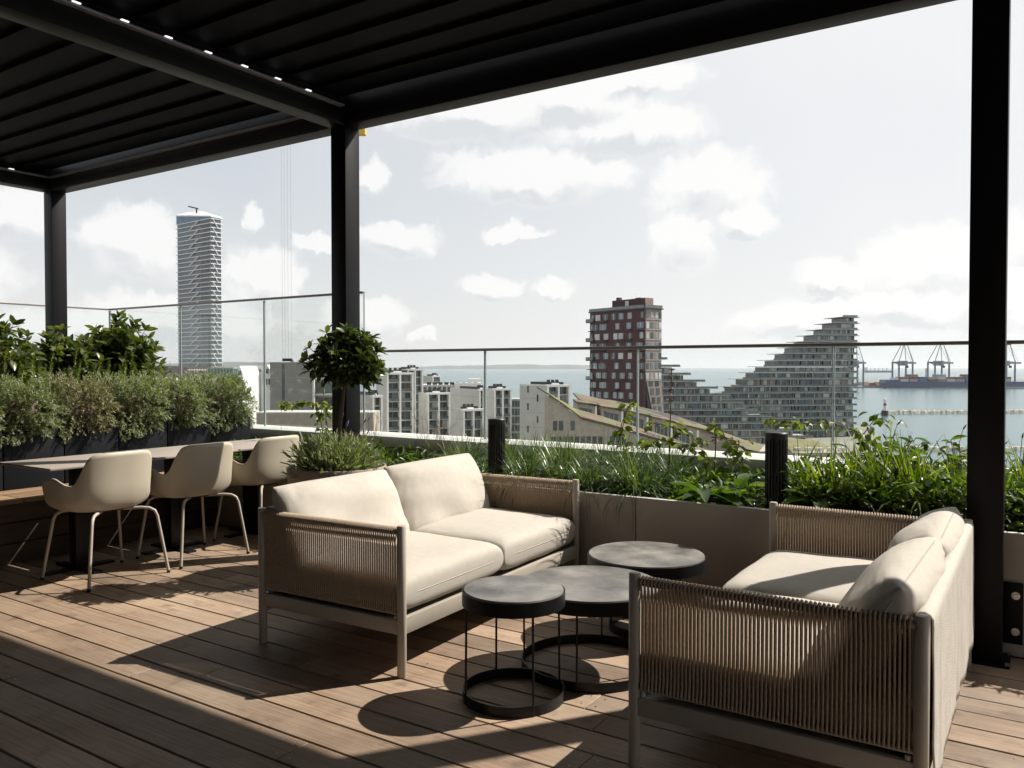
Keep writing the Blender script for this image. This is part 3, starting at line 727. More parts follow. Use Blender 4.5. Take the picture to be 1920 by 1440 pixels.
vine((-1.68, 4.72, .5), [[(0,0,0),(.03,0,.2),(-.1,0,.3),(-.3,0,.33),(-.45,0,.26)],[(0,0,0),(.1,0,.15),(.15,0,.3),(.1,0,.4),(-.02,.0,.45)],[(.1,0,0),(.2,.03,.2),(.2,0,.35)],[(0,0,.3),(-.2,0,.41),(-.34,0,.43)]], 75, .07, 'sprawling leafy vine left of the right bollard light', (.035,.065))
vine((-.80, 4.9, .5), [[(0,0,0),(.02,0,.25),(-.03,0,.4),(.05,0,.52),(.1,0,.47)],[(.08,0,0),(.1,0,.2),(.03,0,.38)],[(-.02,0,.4),(-.2,0,.46),(-.4,0,.45),(-.55,0,.47)]], 85, .065, 'leafy vine with trailing arm in front of the red and white beacon')

# bollard lights
def bollard(loc, h, r, lab):
    b = thing('bollard_light', loc, lab, 'bollard light', 0, 'black bollard lights in the planting bed')
    n = 22
    for k in range(n):
        a0 = 2*pi*k/n; a = a0
        c, s_ = cos(a), sin(a); w = r*2*pi/n*.30
        t = MB(); tx, ty = -s_, c
        V = [(c*rr+tx*ww, s_*rr+ty*ww, z) for z in (.06,h-.035) for rr, ww in ((r-.012,-w),(r,-w),(r,w),(r-.012,w))]
        t.add(V, [(0,1,2,3),(4,7,6,5),(0,4,5,1),(1,5,6,2),(2,6,7,3),(3,7,4,0)]).obj('fin', M_blk, b)
    MB().lathe([(0,0),(r,0),(r,.06),(0,.06)], 32).obj('base', M_blk, b)
    MB().lathe([(0,h-.035),(r,h-.035),(r+.001,h-.006),(r-.004,h),(0,h)], 32).obj('cap', M_blk, b, smooth=True)
    MB().lathe([(r-.028,.06),(r-.028,h-.035)], 20).obj('diffuser', mat('opal_tube',(.30,.29,.27),.4), b, smooth=True)
bollard((-2.947, 4.35, .47), .476, .0565, 'black ribbed bollard light behind the left sofa')
bollard((-1.163, 4.35, .47), .466, .0575, 'black ribbed bollard light behind the right sofa')

# ------------------------------------------------------------------ planting bed
BT = .49
gm = [npmesh('foliage', *join([blades(420,.07,(.22,.42),(.004,.009),(.7,2.3),8), blades(60,.07,(.25,.40),(.003,.006),(.2,.8),6)]), M_grs) for _ in range(3)]
gx = 0
for k in range(13):
    x = (-3.3,-3.2,-3.1,-2.75,-2.7,-2.55,-2.42,-2.3,-2.2,-2.1,-2.0,-1.9,-3.42)[k]; y = (4.42,4.85,5.1,4.36,4.8,4.5,4.95,4.4,4.75,5.05,4.42,4.8,4.7)[k]
    s = thing('sedge_clump', (x,y,BT-.02), 'arching dark green sedge clump in the bed behind the left sofa', 'grass clump', rng.uniform(0,6), 'arching sedge clumps between the pot and the hosta-like plants')
    f = link('foliage', gm[k%3], s); sc = rng.uniform(.95,1.12); f.scale = (sc,sc,sc*1.1)
for k, x in enumerate((-3.3,-2.95,-2.75)):
    V, Q = blades(170,.06,(.2,.34),(.003,.007),(.2,1.2),5)
    s = thing('bright_grass_tuft', (x, 5.0+.05*k, BT), 'yellow-green grass tuft beside the pale parapet cap', 'grass clump', 0, 'yellow-green tufts by the parapet')
    link('foliage', npmesh('foliage', V, Q, M_reed), s)
def rosette(n, size, lift=(.3,1.1)):
    P = []; Dn = []; S = []
    for i in range(n):
        a = i*2.4+rng.uniform(-.3,.3); e = rng.uniform(*lift); d = (cos(a)*cos(e), sin(a)*cos(e), sin(e))
        P.append((cos(a)*.02,sin(a)*.02,.02+.006*i)); Dn.append(d); S.append(rng.uniform(*size))
    return scatter(*BROAD, P, Dn, S, up=np.tile([0,0,1.0],(n,1)))
blab = ['broad-leaved plant hanging over the planter rim, left of the right bollard', 'broad-leaved green rosette just left of the right bollard', 'broad-leaved green rosette just right of the right bollard']
for k, (x, y, n, sz) in enumerate(((-1.55,4.30,11,(.16,.27)), (-1.42,4.5,12,(.14,.22)), (-.98,4.33,13,(.12,.20)))):
    V, Q = rosette(n, sz, (-.1,.9)); s = thing('broad_leaf_plant', (x,y,BT+.03), blab[k], 'plant', 0, 'broad-leaved plants in the bed')
    link('foliage', npmesh('foliage', V, Q, M_broad, True), s)
for k in range(16):
    x = -1.95+.12*k+rng.uniform(-.04,.04) if k < 5 else -.95+.10*(k-5)+rng.uniform(-.05,.05); y = 4.38+rng.uniform(0,.55)
    V, Q = rosette(14, (.07,.14), (.0,1.3)); s = thing('leafy_weed', (x,y,BT), 'small leafy green plant low in the bed', 'plant', rng.uniform(0,6), 'small leafy plants filling the bed')
    link('foliage', npmesh('foliage', V, Q, M_broad, True), s)
def small_leaves(n, rx, ry, rz, m, ls):
    P = nrng.uniform(-1,1,(n,3)); P[:,2] = np.abs(P[:,2])**.8; P *= np.array([rx,ry,rz]); D_ = nrng.normal(size=(n,3))+np.array([0,0,.4]); return scatter(*LEAFS, P, D_, nrng.uniform(*ls,n))
for k, (x0, x1, n, h, lab) in enumerate(((-5.9,-3.2,1900,.16,'low dark leafy ground cover in the bed behind the tables'), (-3.3,-1.2,2600,.16,'low dark leafy ground cover in the bed between the bollards'), (-1.2,.9,6000,.27,'dense leafy undergrowth in the bed behind the right sofa'), (.9,4.2,3500,.25,'dense leafy undergrowth in the bed past the right post'))):
    V, Q = small_leaves(n, (x1-x0)/2, .44, h, M_broad, (.03,.075)); V += np.array([(x0+x1)/2, 4.72, BT-.02])
    o = link('ground_cover', npmesh('ground_cover', V, Q, M_broad, True)); tag(o, lab, 'ground cover', kind='stuff')
rm = []
for _ in range(4):
    V1 = blades(64,.08,(.30,.60),(.012,.026),(.1,1.5),7); V2 = blades(12,.05,(.4,.64),(.006,.011),(.05,.45),6); rm.append(npmesh('foliage', *join([V1,V2]), M_reed))
k = 0
for i in range(24):
    x = -1.0+.09*i if i < 20 else .85+.35*(i-20); y = 4.42+rng.uniform(0,.5); x += rng.uniform(-.05,.05)
    sc = rng.uniform(.60,.90)
    s = thing('tall_grass_clump', (x,y,BT), 'tall broad-bladed grass clump backlit by the sun, right of the right bollard', 'grass clump', rng.uniform(0,6), 'tall grass clumps behind the right sofa')
    f = link('foliage', rm[i%4], s); f.scale = (sc,sc,sc)
for k, (x, y, h) in enumerate(((-.75,5.0,.40),(-.35,5.05,.34),(.0,4.9,.36),(.35,5.05,.38),(.7,4.9,.34),(1.1,5.0,.38),(.15,4.6,.28),(-.55,4.65,.30))):
    s = thing('leafy_perennial', (x,y,BT), 'knee-high leafy green plant among the tall grass, '+('first second third fourth fifth sixth seventh eighth'.split()[(0,2,4,5,6,7,3,1)[k]])+' from the left', 'plant', 0, 'leafy perennials behind the right sofa')
    P = []; Dn = []; S = []; st = MB()
    for i in range(16):
        a = rng.uniform(0,2*pi); e = rng.uniform(.6,1.5); d = Vector((cos(a)*cos(e),sin(a)*cos(e),sin(e)))*h*rng.uniform(.8,1.2); st.tube([(0,0,0), tuple(d*.5+Vector((0,0,.03))), tuple(d)], .0022, 5, False)
        for j in range(16):
            q = d*rng.uniform(.25,1); a2 = rng.uniform(0,2*pi); P.append(tuple(q)); Dn.append((cos(a2),sin(a2),rng.uniform(-.4,.6))); S.append(rng.uniform(.04,.09))
    V, Q = scatter(*LEAF, P, Dn, S); link('foliage', npmesh('foliage', V, Q, M_vine if k%3 else M_broad, True), s); st.obj('stem', M_bark, s)
# plantain seed stalks
def stalk(x, y, h, lean, lab, head=M_seed, hl=.03, hr=.005, stem=M_bark, grp='thin seed stalks rising from the bed'):
    s = thing('seed_stalk', (x,y,BT), lab, 'plant', 0, grp)
    tip = Vector((lean, lean*.3, h))
    MB().tube([(0,0,0), (lean*.25,0,h*.5), tuple(tip)], [.0022,.0018,.0014], 5, False).obj('stem', stem, s)
    MB().tube([tuple(tip), tuple(tip+Vector((lean*.1,0,hl*.4))), tuple(tip+Vector((lean*.25,0,hl)))], [.002,hr,.0015], 6).obj('seed_head', head, s)
for i in range(16):
    stalk(-1.0+.11*i+rng.uniform(-.05,.05), 4.5+rng.uniform(0,.5), rng.uniform(.28,.50), rng.uniform(-.12,.12), 'thin dark seed stalk above the tall grass on the right')
for x, y, h in ((-4.95,4.75,.55),(-4.88,4.8,.60),(-4.83,4.75,.48),(-5.4,4.7,.42)):
    stalk(x, y, h, .01, 'thin stalk with long seed spike right of the hedge end', M_dry, .09, .007, M_dry, 'seed spikes beside the end planter')
for (x, y, h, lab) in ((-1.93,4.75,.78,'tall single stalk with drooping faded pink flowers before the stepped apartments'), (-1.66,4.8,.45,'shorter curled flower stalk right of the tall pink one')):
    s = thing('flower_stalk', (x,y,BT), lab, 'flower'); MB().tube([(0,0,0),(.01,0,h*.5),(.02,0,h)], [.005,.004,.0025], 6, False).obj('stem', M_bark, s)
    P = []; Dn = []; S = []
    for i in range(26):
        t = rng.uniform(.72,1); a = rng.uniform(0,2*pi); P.append((.02*t, 0, h*t)); Dn.append((cos(a),sin(a),rng.uniform(-1,.6))); S.append(rng.uniform(.02,.042))
    V, Q = scatter(*LEAFS, P, Dn, S); link('flower', npmesh('flower', V, Q, M_pink), s)
# dry wispy plants in front of the white apartments
for k, (x, y, h, lab) in enumerate(((-3.95,4.9,.50,'dry straw-coloured wispy plant right of the post'), (-3.35,4.95,.42,'dry straw-coloured wispy plant near the parapet cap'), (-4.6,4.95,.55,'dry straw-coloured wispy plant left of the post'), (-3.7,4.85,.38,'short dry straw-coloured wispy plant behind the lavender'))):
    s = thing('dry_plant', (x,y,BT), lab, 'plant', 0, 'dry wispy plants by the parapet'); t = MB()
    for i in range(18):
        a = rng.uniform(0,2*pi); d = Vector((cos(a)*.14, sin(a)*.1, h*rng.uniform(.6,1))); t.tube([(0,0,0), tuple(d*.5), tuple(d)], .0010, 4, False)
        for j in range(5):
            q = d*rng.uniform(.4,1); e = q+Vector((rng.uniform(-.05,.05), rng.uniform(-.04,.04), rng.uniform(0,.06))); t.tube([tuple(q), tuple(e)], .0009, 3, False)
    t.obj('twigs', M_dry, s)
lavender((-4.3, 4.4, BT-.05), 4200, .12, (.14,.25), 'green sprawling herb spilling at the left of the round pot', M_vine, 3)

# ------------------------------------------------------------------ the city and the harbour
SEA = -34.7; LAND = -33.2
def seam(nt, col, pos, b):
    N = nt.nodes; L = nt.links
    w = N.new('ShaderNodeTexNoise'); L.new(pos, w.inputs['Vector']); w.inputs['Scale'].default_value = .12; w.inputs['Detail'].default_value = 9; w.inputs['Roughness'].default_value = .7
    bm = N.new('ShaderNodeBump'); bm.inputs['Strength'].default_value = .22; bm.inputs['Distance'].default_value = 1.2; L.new(w.outputs[0], bm.inputs['Height']); L.new(bm.outputs[0], b.inputs['Normal'])
    return col
M_sea = mat('sea_water', (.05,.105,.125), .22, .18, .0015, stretch=(1,3,1), extra=seam, spec=.5)
M_land = mat('city_ground', (.17,.165,.14), .9, .3, .02)
M_hill = mat('far_hills', (.06,.075,.06), .9, .3, .002)
R_ = 26000
o = MB().add([(-R_,-R_,SEA),(R_,-R_,SEA),(R_,R_,SEA),(-R_,R_,SEA)], [(0,1,2,3)]).obj('sea', M_sea); o['kind'] = 'structure'
def ground_poly(name, pts, z, th, m):
    V = [(p[0],p[1],z) for p in pts]+[(p[0],p[1],z-th) for p in pts]; n = len(pts)
    F = [tuple(range(n))]+[(i,i+n,(i+1)%n+n,(i+1)%n) for i in range(n)]
    o = mesh(name, V, F, m); bm = bmesh.new(); bm.from_mesh(o); bmesh.ops.recalc_face_normals(bm, faces=bm.faces[:]); bm.to_mesh(o); bm.free()
    ob = link(name, o); ob['kind'] = 'structure'; return ob
pl = [(-2500,9000),(300,9000),(560,5200),(590,1900),(640,1100),(700,900),(1000,560),(1230,520),(1620,470),(1655,395),(1640,345),(1690,300),(1700,235),(1900,200),(2500,170)]
pts = [at(px, D) for px, D in pl]+[Vector((600,-900,0)), Vector((-9000,-900,0))]
ground_poly('city_land', pts, LAND, 3, M_land)
pl = [(1600,1398),(3600,1150),(3600,2300),(1600,2300)]
ground_poly('harbour_land', [at(px, D) for px, D in pl], LAND+.6, 4, M_land)
# breakwaters, built as rough stone ridges
def ridge(name, a, b, w, h, n=60, m=None, lab=None):
    A = Vector(a); B = Vector(b); d = (B-A).normalized(); s = Vector((-d.y,d.x,0)); V = []; F = []
    for i in range(n+1):
        p = A.lerp(B, i/n)
        for j, (o_, z) in enumerate(((-w,-1.5),(-w*.5,h*.7),(-w*.1,h),(w*.3,h*.8),(w,-1.5))):
            q = p+s*o_; V.append((q.x+rng.uniform(-.3,.3)*w*.3, q.y+rng.uniform(-.3,.3)*w*.3, SEA+z+(rng.uniform(-.25,.35)*h if j in (1,2,3) else 0)))
    for i in range(n):
        for j in range(4): a_ = i*5+j; F.append((a_,a_+5,a_+6,a_+1))
    o = link(name, mesh(name, V, F, m)); return o
M_rock = mat('breakwater_rock', (.34,.32,.28), .9, .35, .8)
tag(ridge('breakwater', at(1655,620), at(2300,660), 3.5, 2.6, 160, M_rock), 'long pale stone breakwater crossing the harbour water beyond the plants', 'breakwater')
tag(ridge('low_mole', at(1640,350), at(2200,352), 3.0, 1.6, 90, M_rock), 'low grey mole in the water just behind the tall grass', 'breakwater')
# far coast
def hills(px0, px1, D, prof, lab, base=0):
    n = 90; V = []; F = []
    for i in range(n+1):
        px = px0+(px1-px0)*i/n; h = prof(i/n)*(1+.25*noise.noise(Vector((i*.16,D*.01,0)))+.1*noise.noise(Vector((i*.6,D*.01,3))))
        for dd, k in ((0,0),(200,.6),(900,1),(2500,.0)):
            p = at(px, D+dd); V.append((p.x,p.y,SEA-1+h*k))
    for i in range(n):
        for j in range(3): a = i*4+j; F.append((a,a+4,a+5,a+1))
    o = link('hills', mesh('hills', V, F, M_hill, True)); o['kind'] = 'structure'
hills(700, 1250, 13500, lambda t: (18+75*min(1,t*2.2)*(1-.35*t) if t < .8 else max(0, 65*(1-(t-.8)*4.5)))*(1 if t > .02 else 0), 'x')
hills(-900, 640, 7600, lambda t: 62+25*sin(t*9), 'x')

# building helpers -------------------------------------------------
M_white = mat('white_render', (.72,.71,.69), .7, .05, .3)
M_grayw = mat('grey_panel', (.27,.265,.25), .75, .05, .3)
M_lgray = mat('light_grey_panel', (.50,.49,.465), .75, .05, .3)
M_wing = mat('window_glass', (.045,.06,.07), .12, .4, .3, objrand=.5, spec=.8)
M_wing2 = mat('window_glass_blue', (.10,.15,.19), .1, .3, .2, objrand=.4, spec=.9)
M_curt = mat('curtained_window', (.38,.39,.38), .3, .2, .5, objrand=.3)
M_red = mat('dark_red_brick', (.045,.010,.012), .7, .15, .8)
M_litb = mat('lit_red_brick', (.26,.20,.175), .75, .12, .8)  # the red brick with sunlight put into its colour; piers reuse it
M_brick = mat('brown_brick', (.18,.125,.10), .8, .2, 1.2)
M_sand = mat('sand_brick', (.36,.315,.265), .8, .12, 1.2)
M_dkr = mat('dark_roof_unit', (.02,.02,.025), .6, .2, 1)
M_slab = mat('balcony_slab', (.36,.37,.35), .7, .1, .5)
M_brz = mat('bronze_panel', (.25,.21,.18), .55, .2, .4, objrand=.35)
M_rail2 = mat('balcony_glass', (.10,.125,.125), .12, .2, .5, spec=.9)
M_slabl = mat('light_slab', (.50,.50,.46), .7, .08, .5)
def sedum(nt, col, pos, b):
    N = nt.nodes; L = nt.links
    v = N.new('ShaderNodeTexVoronoi'); v.distance = 'CHEBYCHEV'; v.inputs['Scale'].default_value = .28; L.new(pos, v.inputs['Vector']); v.inputs['Randomness'].default_value = .6
    sp = N.new('ShaderNodeSeparateColor'); L.new(v.outputs['Color'], sp.inputs[0]); r = N.new('ShaderNodeValToRGB'); r.color_ramp.interpolation = 'CONSTANT'
    els = r.color_ramp.elements
    for _ in range(3): els.new(.5)
    for e, (p, c) in zip(els, ((0,(.125,.115,.06)),(.35,(.135,.085,.06)),(.55,(.11,.11,.055)),(.75,(.05,.042,.04)),(.9,(.15,.105,.08)))): e.position = p; e.color = (*c,1)
    L.new(sp.outputs[0], r.inputs[0]); m = N.new('ShaderNodeMix'); m.data_type = 'RGBA'; m.blend_type = 'OVERLAY'; m.inputs[0].default_value = .25
    L.new(r.outputs[0], m.inputs[6]); L.new(col, m.inputs[7]); return m.outputs[2]
M_sedum = mat('sedum_roof', (.5,.5,.5), .95, .25, .7, extra=sedum)
M_green = mat('green_roof', (.14,.13,.055), .95, .3, .5)
class Bl:
    """building frame: local x runs along the front face (receding to the right by angle a), local y into depth"""
    def __init__(s, name, px, D, a, label, cat='building', group=None):
        s.o = at(px, D); s.a = radians(a); s.D = D
        R2 = Vector((RGT.x,RGT.y,0)).normalized(); F2 = Vector((FWD.x,FWD.y,0)).normalized()
        s.u = R2*cos(s.a)+F2*sin(s.a); s.v = -R2*sin(s.a)+F2*cos(s.a)
        s.root = thing(name, (s.o.x,s.o.y,LAND), label, cat, atan2(s.u.y,s.u.x), group)
    def hit(s, px, d):          # distance along direction d from the corner to the image column px
        r = ray(px, 688); r = Vector((r.x,r.y)); o = s.o
        det = d.x*(-r.y)-d.y*(-r.x); return ((-o.x)*(-r.y)-(-o.y)*(-r.x))/det
    def U(s, px): return s.hit(px, s.u)
    def W(s, px): return s.hit(px, s.v)
    def Z(s, py, px=960): return zat(px, py, s.D)-LAND
    def box(s, name, m, *a, parent=None): return box(name, m, parent or s.root, *a)

def apartments(px, D, a, pr, plft, ytop, bays, lab, floors=None, blank=True, roof=True, side=M_lgray):
    b = Bl('apartment_block', px, D, a, lab, 'apartment block', 'white framed apartment blocks by the sea')
    W = b.U(pr); dp = abs(b.W(plft)) if plft else 10; H = b.Z(ytop, px)
    nf = floors or max(2, int(round(H/3.05))); fh = H/nf; nf_v = nf
    b.box('wall', side, 0.0, W, 1.6, dp, 0, H-.35)
    b.box('side_wall', side, -.3, .0, .0, dp, 0, H)
    for z in np.arange(fh*2, H-2, fh*2): b.box('joint', M_grayw, -.33, -.301, 0, dp, z, z+.08)
    # white frame: fins and crown
    xs = np.linspace(0, W, bays+1)
    b.box('frame', M_white, -.35, W+.35, -.05, 1.5, H-.55, H+.1)
    for i, x in enumerate(xs): b.box('frame', M_white, x-.28, x+.28, -.02, 1.55, 0, H-.56)
    top = max(0, nf-9)
    for f in range(top, nf):
        z = f*fh
        for i in range(bays):
            x0, x1 = xs[i]+.3, xs[i+1]-.3; n = max(2, int((x1-x0)/1.3)); w = (x1-x0)/n
            b.box('balcony', M_slabl, x0, x1, .25, 1.58, z-.1, z+.12)
            if rng.random() < .8: b.box('balcony_rail', M_rail2, x0, x1, .22, .26, z+.12, z+1.05)
            for k in range(n):
                m = rng.choice([M_wing, M_wing, M_wing2, M_curt, M_wing, M_brick if rng.random() < .4 else M_wing])
                b.box('window', m, x0+w*k+.07, x0+w*(k+1)-.07, 1.5, 1.59, z+.25, z+fh-.35)
    if roof:
        b.box('roof_unit', M_dkr, W*.1, W*.9, 2.5, dp*.7, H, H+.8)
        for k in range(3): b.box('roof_vent', M_dkr, W*(.2+.2*k), W*(.2+.2*k)+.7, 3, 3.8, H+.8, H+1.5)
        b.box('parapet', M_white, W*.3, W*.62, 1.6, 2.4, H-.3, H+.5)
    return b
apartments(765, 300, 28, 792, 742, 692, 2, 'white framed block farthest left behind the tallest one', side=M_lgray)
apartments(727, 250, 28, 774, 707, 699, 2, 'tallest white framed apartment block with glazed balconies, right of the bay tree')
apartments(812, 420, 28, 826, 794, 705, 1, 'small far white framed block on the waterfront')
apartments(788+15, 262, 28, 843, 786, 737, 2, 'mid-height white framed block, second from the left')
apartments(900, 300, 28, 915, 845, 730, 1, 'wide plain grey-walled block with few windows, behind the low one')
apartments(870, 245, 28, 906, 856, 768, 2, 'lowest white framed block in front of the plain grey wall')
apartments(928, 262, 28, 958, 906, 729, 2, 'white framed apartment block rising behind the left bollard light')
apartments(1028, 235, 24, 1068, 976, 722, 2, 'white block with narrow slot windows left of the sloping green roof')
apartments(700, 230, 28, 716, 655, 742, 1, 'white framed block half hidden behind the black post')
b = Bl('low_terrace_block', 792, 380, 5, 'long low pale roofs with dark units between the white blocks and the sea')
b.box('wall', M_lgray, 0, b.U(905), 0, 30, 0, b.Z(722)); b.box('wall', M_white, b.U(852), b.U(902), -2, 8, 0, b.Z(718)); b.box('wall', M_white, b.U(880), b.U(905), 14, 24, 0, b.Z(711))
for k in range(9): b.box('roof_unit', M_dkr, b.U(800+11*k), b.U(800+11*k)+2, 4, 9, b.Z(722), b.Z(722)+1.2)
for k in range(10): b.box('window', M_wing, b.U(794+9*k), b.U(794+9*k+6), -.1, .0, b.Z(722)-4.2, b.Z(722)-.8) if k < 6 else None
b = Bl('dark_glass_block', 958, 300, 0, 'small dark glazed block between two white blocks'); H = b.Z(748)
b.box('wall', M_slab, 0, b.U(976), 0, 12, 0, H)
for f in range(6):
    for k in range(3): b.box('window', M_wing, .3+1.2*k, 1.3+1.2*k, -.08, 0, H-3-3*f, H-.6-3*f)
# slot windows on the plain side wall near the green roof
b = Bl('slot_window_wall', 976, 232, -4, 'plain pale gable wall with staggered slot windows and panel joints', 'building'); H = b.Z(722)
W = b.U(1026)
b.box('wall', M_lgray, 0, W, 0, 2.2, 0, H)
for f in range(6): b.box('joint', M_grayw, 0, W, -.02, .0, H-4.1*f-3.9, H-4.1*f-3.82)
for k, (x, y) in enumerate(((990,723),(1008,740),(990,756),(1008,780),(990,798))): b.box('window', M_wing, b.U(x-1.5), b.U(x+1.5), -.05, -.001, b.Z(y+13), b.Z(y))

# big grey panel building and neighbours at the left
b = Bl('panel_building', 506, 150, 6, 'large plain grey panel building with one vertical window slot, left of the post'); H = b.Z(679); W = b.U(586)
b.box('wall', M_grayw, 0, W, 0, 14, 0, H)
for y in (708,731,753,776): b.box('joint', M_slab, 0, W, -.02, 0, b.Z(y)-.04, b.Z(y)+.04)
x = b.U(531); 
for f in range(8): b.box('window', M_wing, x-.25, x+.25, -.05, -.001, H-1-2.35*f-1.8, H-.4-2.35*f)
b.box('edge_fin', M_white, W, W+.35, -.3, 1, 0, H+.1)
for f in range(5):
    z = H-1.0-3.0*f; b.box('balcony', M_slabl, W+.4, W+3.6, .5, 2, z-2.2, z-1.95); b.box('window', M_wing, W+.5, W+3.4, 2.2, 2.3, z-1.9, z+.3)
b.box('side_wall', M_slab, W+.36, W+3.6, 2.31, 14, 0, H-.4)
b.box('ladder_box', M_slab, b.U(543), b.U(549), 1, 2, H, H+.4)
b = Bl('yard_building', 480, 120, 0, 'low pale wall and yard below the plain grey building'); b.box('wall', M_sand, 0, b.U(700), 0, 6, 0, b.Z(775)); b.box('roof', M_slabl, 0, b.U(700), 0, 6, b.Z(775), b.Z(775)+.15)
def gable_house(px, D, a, pr, ye, yr, lab, dp=14, m=M_white):
    b = Bl('gabled_house', px, D, a, lab, 'house', 'white gabled houses in the distance at the left'); W = b.U(pr); he, hr = b.Z(ye), b.Z(yr)
    MB().prism([(0,0),(W,0),(W,he),(W/2,hr),(0,he)], 0, dp).obj('wall', m, b.root)
    b.box('window', M_wing, W/2-.6, W/2+.6, -.06, -.001, he-.6, he+1.0); b.box('window', M_wing, W*.2, W*.2+1.2, -.06, -.001, he-4.5, he-2.4); b.box('window', M_wing, W*.65, W*.65+1.2, -.06, -.001, he-4.5, he-2.4)
    b.box('balcony', M_slab, W*.55, W*.9, -1.1, -.07, he-5.0, he-4.8); return b
gable_house(444, 300, -8, 455, 700, 686, 'left white gabled house with pale roof beyond the hedge')
gable_house(492, 280, -8, 509, 697, 684, 'right white gabled house next to the grey panel building')
b = Bl('white_hall', 447, 310, 0, 'long white building with few small windows between the gables'); H = b.Z(685); b.box('wall', M_white, 0, b.U(500), 4, 16, 0, H)
for x in (473, 480): b.box('window', M_wing, b.U(x), b.U(x)+.8, 3.9, 3.99, H-2.4, H-1.6)
b.box('door_recess', M_slab, b.U(463), b.U(483), 3.8, 3.98, 0, H-5)
b = Bl('brick_building', 262, 310, -3, 'long low brown brick building with dark roof, below the white tower'); W = b.U(388); H = b.Z(695)
b.box('wall', M_brick, 0, W, 0, 14, 0, H); b.box('roof', M_dkr, 0, b.U(306), 4, 16, H+.001, b.Z(686)); b.box('roof', M_brick, b.U(306), W, 4, 16, H+.001, b.Z(687))
for k in range(17): 
    if k not in (3,9,10): b.box('window', M_wing, b.U(284+6*k), b.U(284+6*k)+.9, -.06, -.001, b.Z(715), b.Z(704))
for k in range(8): b.box('skylight', M_white, b.U(345+5*k), b.U(345+5*k)+.6, 3.0, 3.6, H, H+.6)
b = Bl('green_glass_building', 389, 300, 3, 'low green glass building to the right of the brick one'); W = b.U(437); H = b.Z(691)
b.box('wall', mat('green_glass',(.05,.10,.09),.15,.2,.3), 0, W, 0, 10, 0, H); b.box('roof', M_slab, -.2, W+.2, -.2, 10, H, H+.35)
for k in range(9): b.box('mullion', M_slab, W*k/8-.08, W*k/8+.08, -.08, -.001, 0, H)
b = Bl('distant_warehouse', 150, 500, 2, 'distant low grey warehouse roofs behind the glossy shrubs'); b.box('wall', M_slab, 0, b.U(262), 0, 30, 0, b.Z(693)); b.box('roof', M_dkr, 0, b.U(262), 0, 30, b.Z(693), b.Z(691))
b = Bl('rooftop_works', 240, 150, 0, 'pale low rooftop with clutter just beyond the hedge'); b.box('wall', M_slabl, 0, b.U(330), 0, 20, 0, b.Z(712))
for k in range(8): b.box('roof_unit', rng.choice([M_slab,M_white,M_brick]), b.U(250+10*k), b.U(250+10*k)+.6, 1, 2, b.Z(712), b.Z(712)+rng.uniform(.2,.7))
# distant tree line / suburb
for k in range(26):
    px = -60+27*k+rng.uniform(-8,8); D = rng.uniform(900,1900)
    b = Bl('distant_house', px, D, rng.uniform(-20,20), 'tiny distant building on the low skyline at the left', 'building', 'tiny buildings on the far skyline'); w = rng.uniform(10,30); h = rng.uniform(12,26)
    b.box('wall', rng.choice([M_slab,M_lgray,M_brick,M_white,M_grayw]), 0, w, 0, 12, 0, h); b.box('roof', M_dkr, -.3, w+.3, -.3, 12.3, h, h+.8)

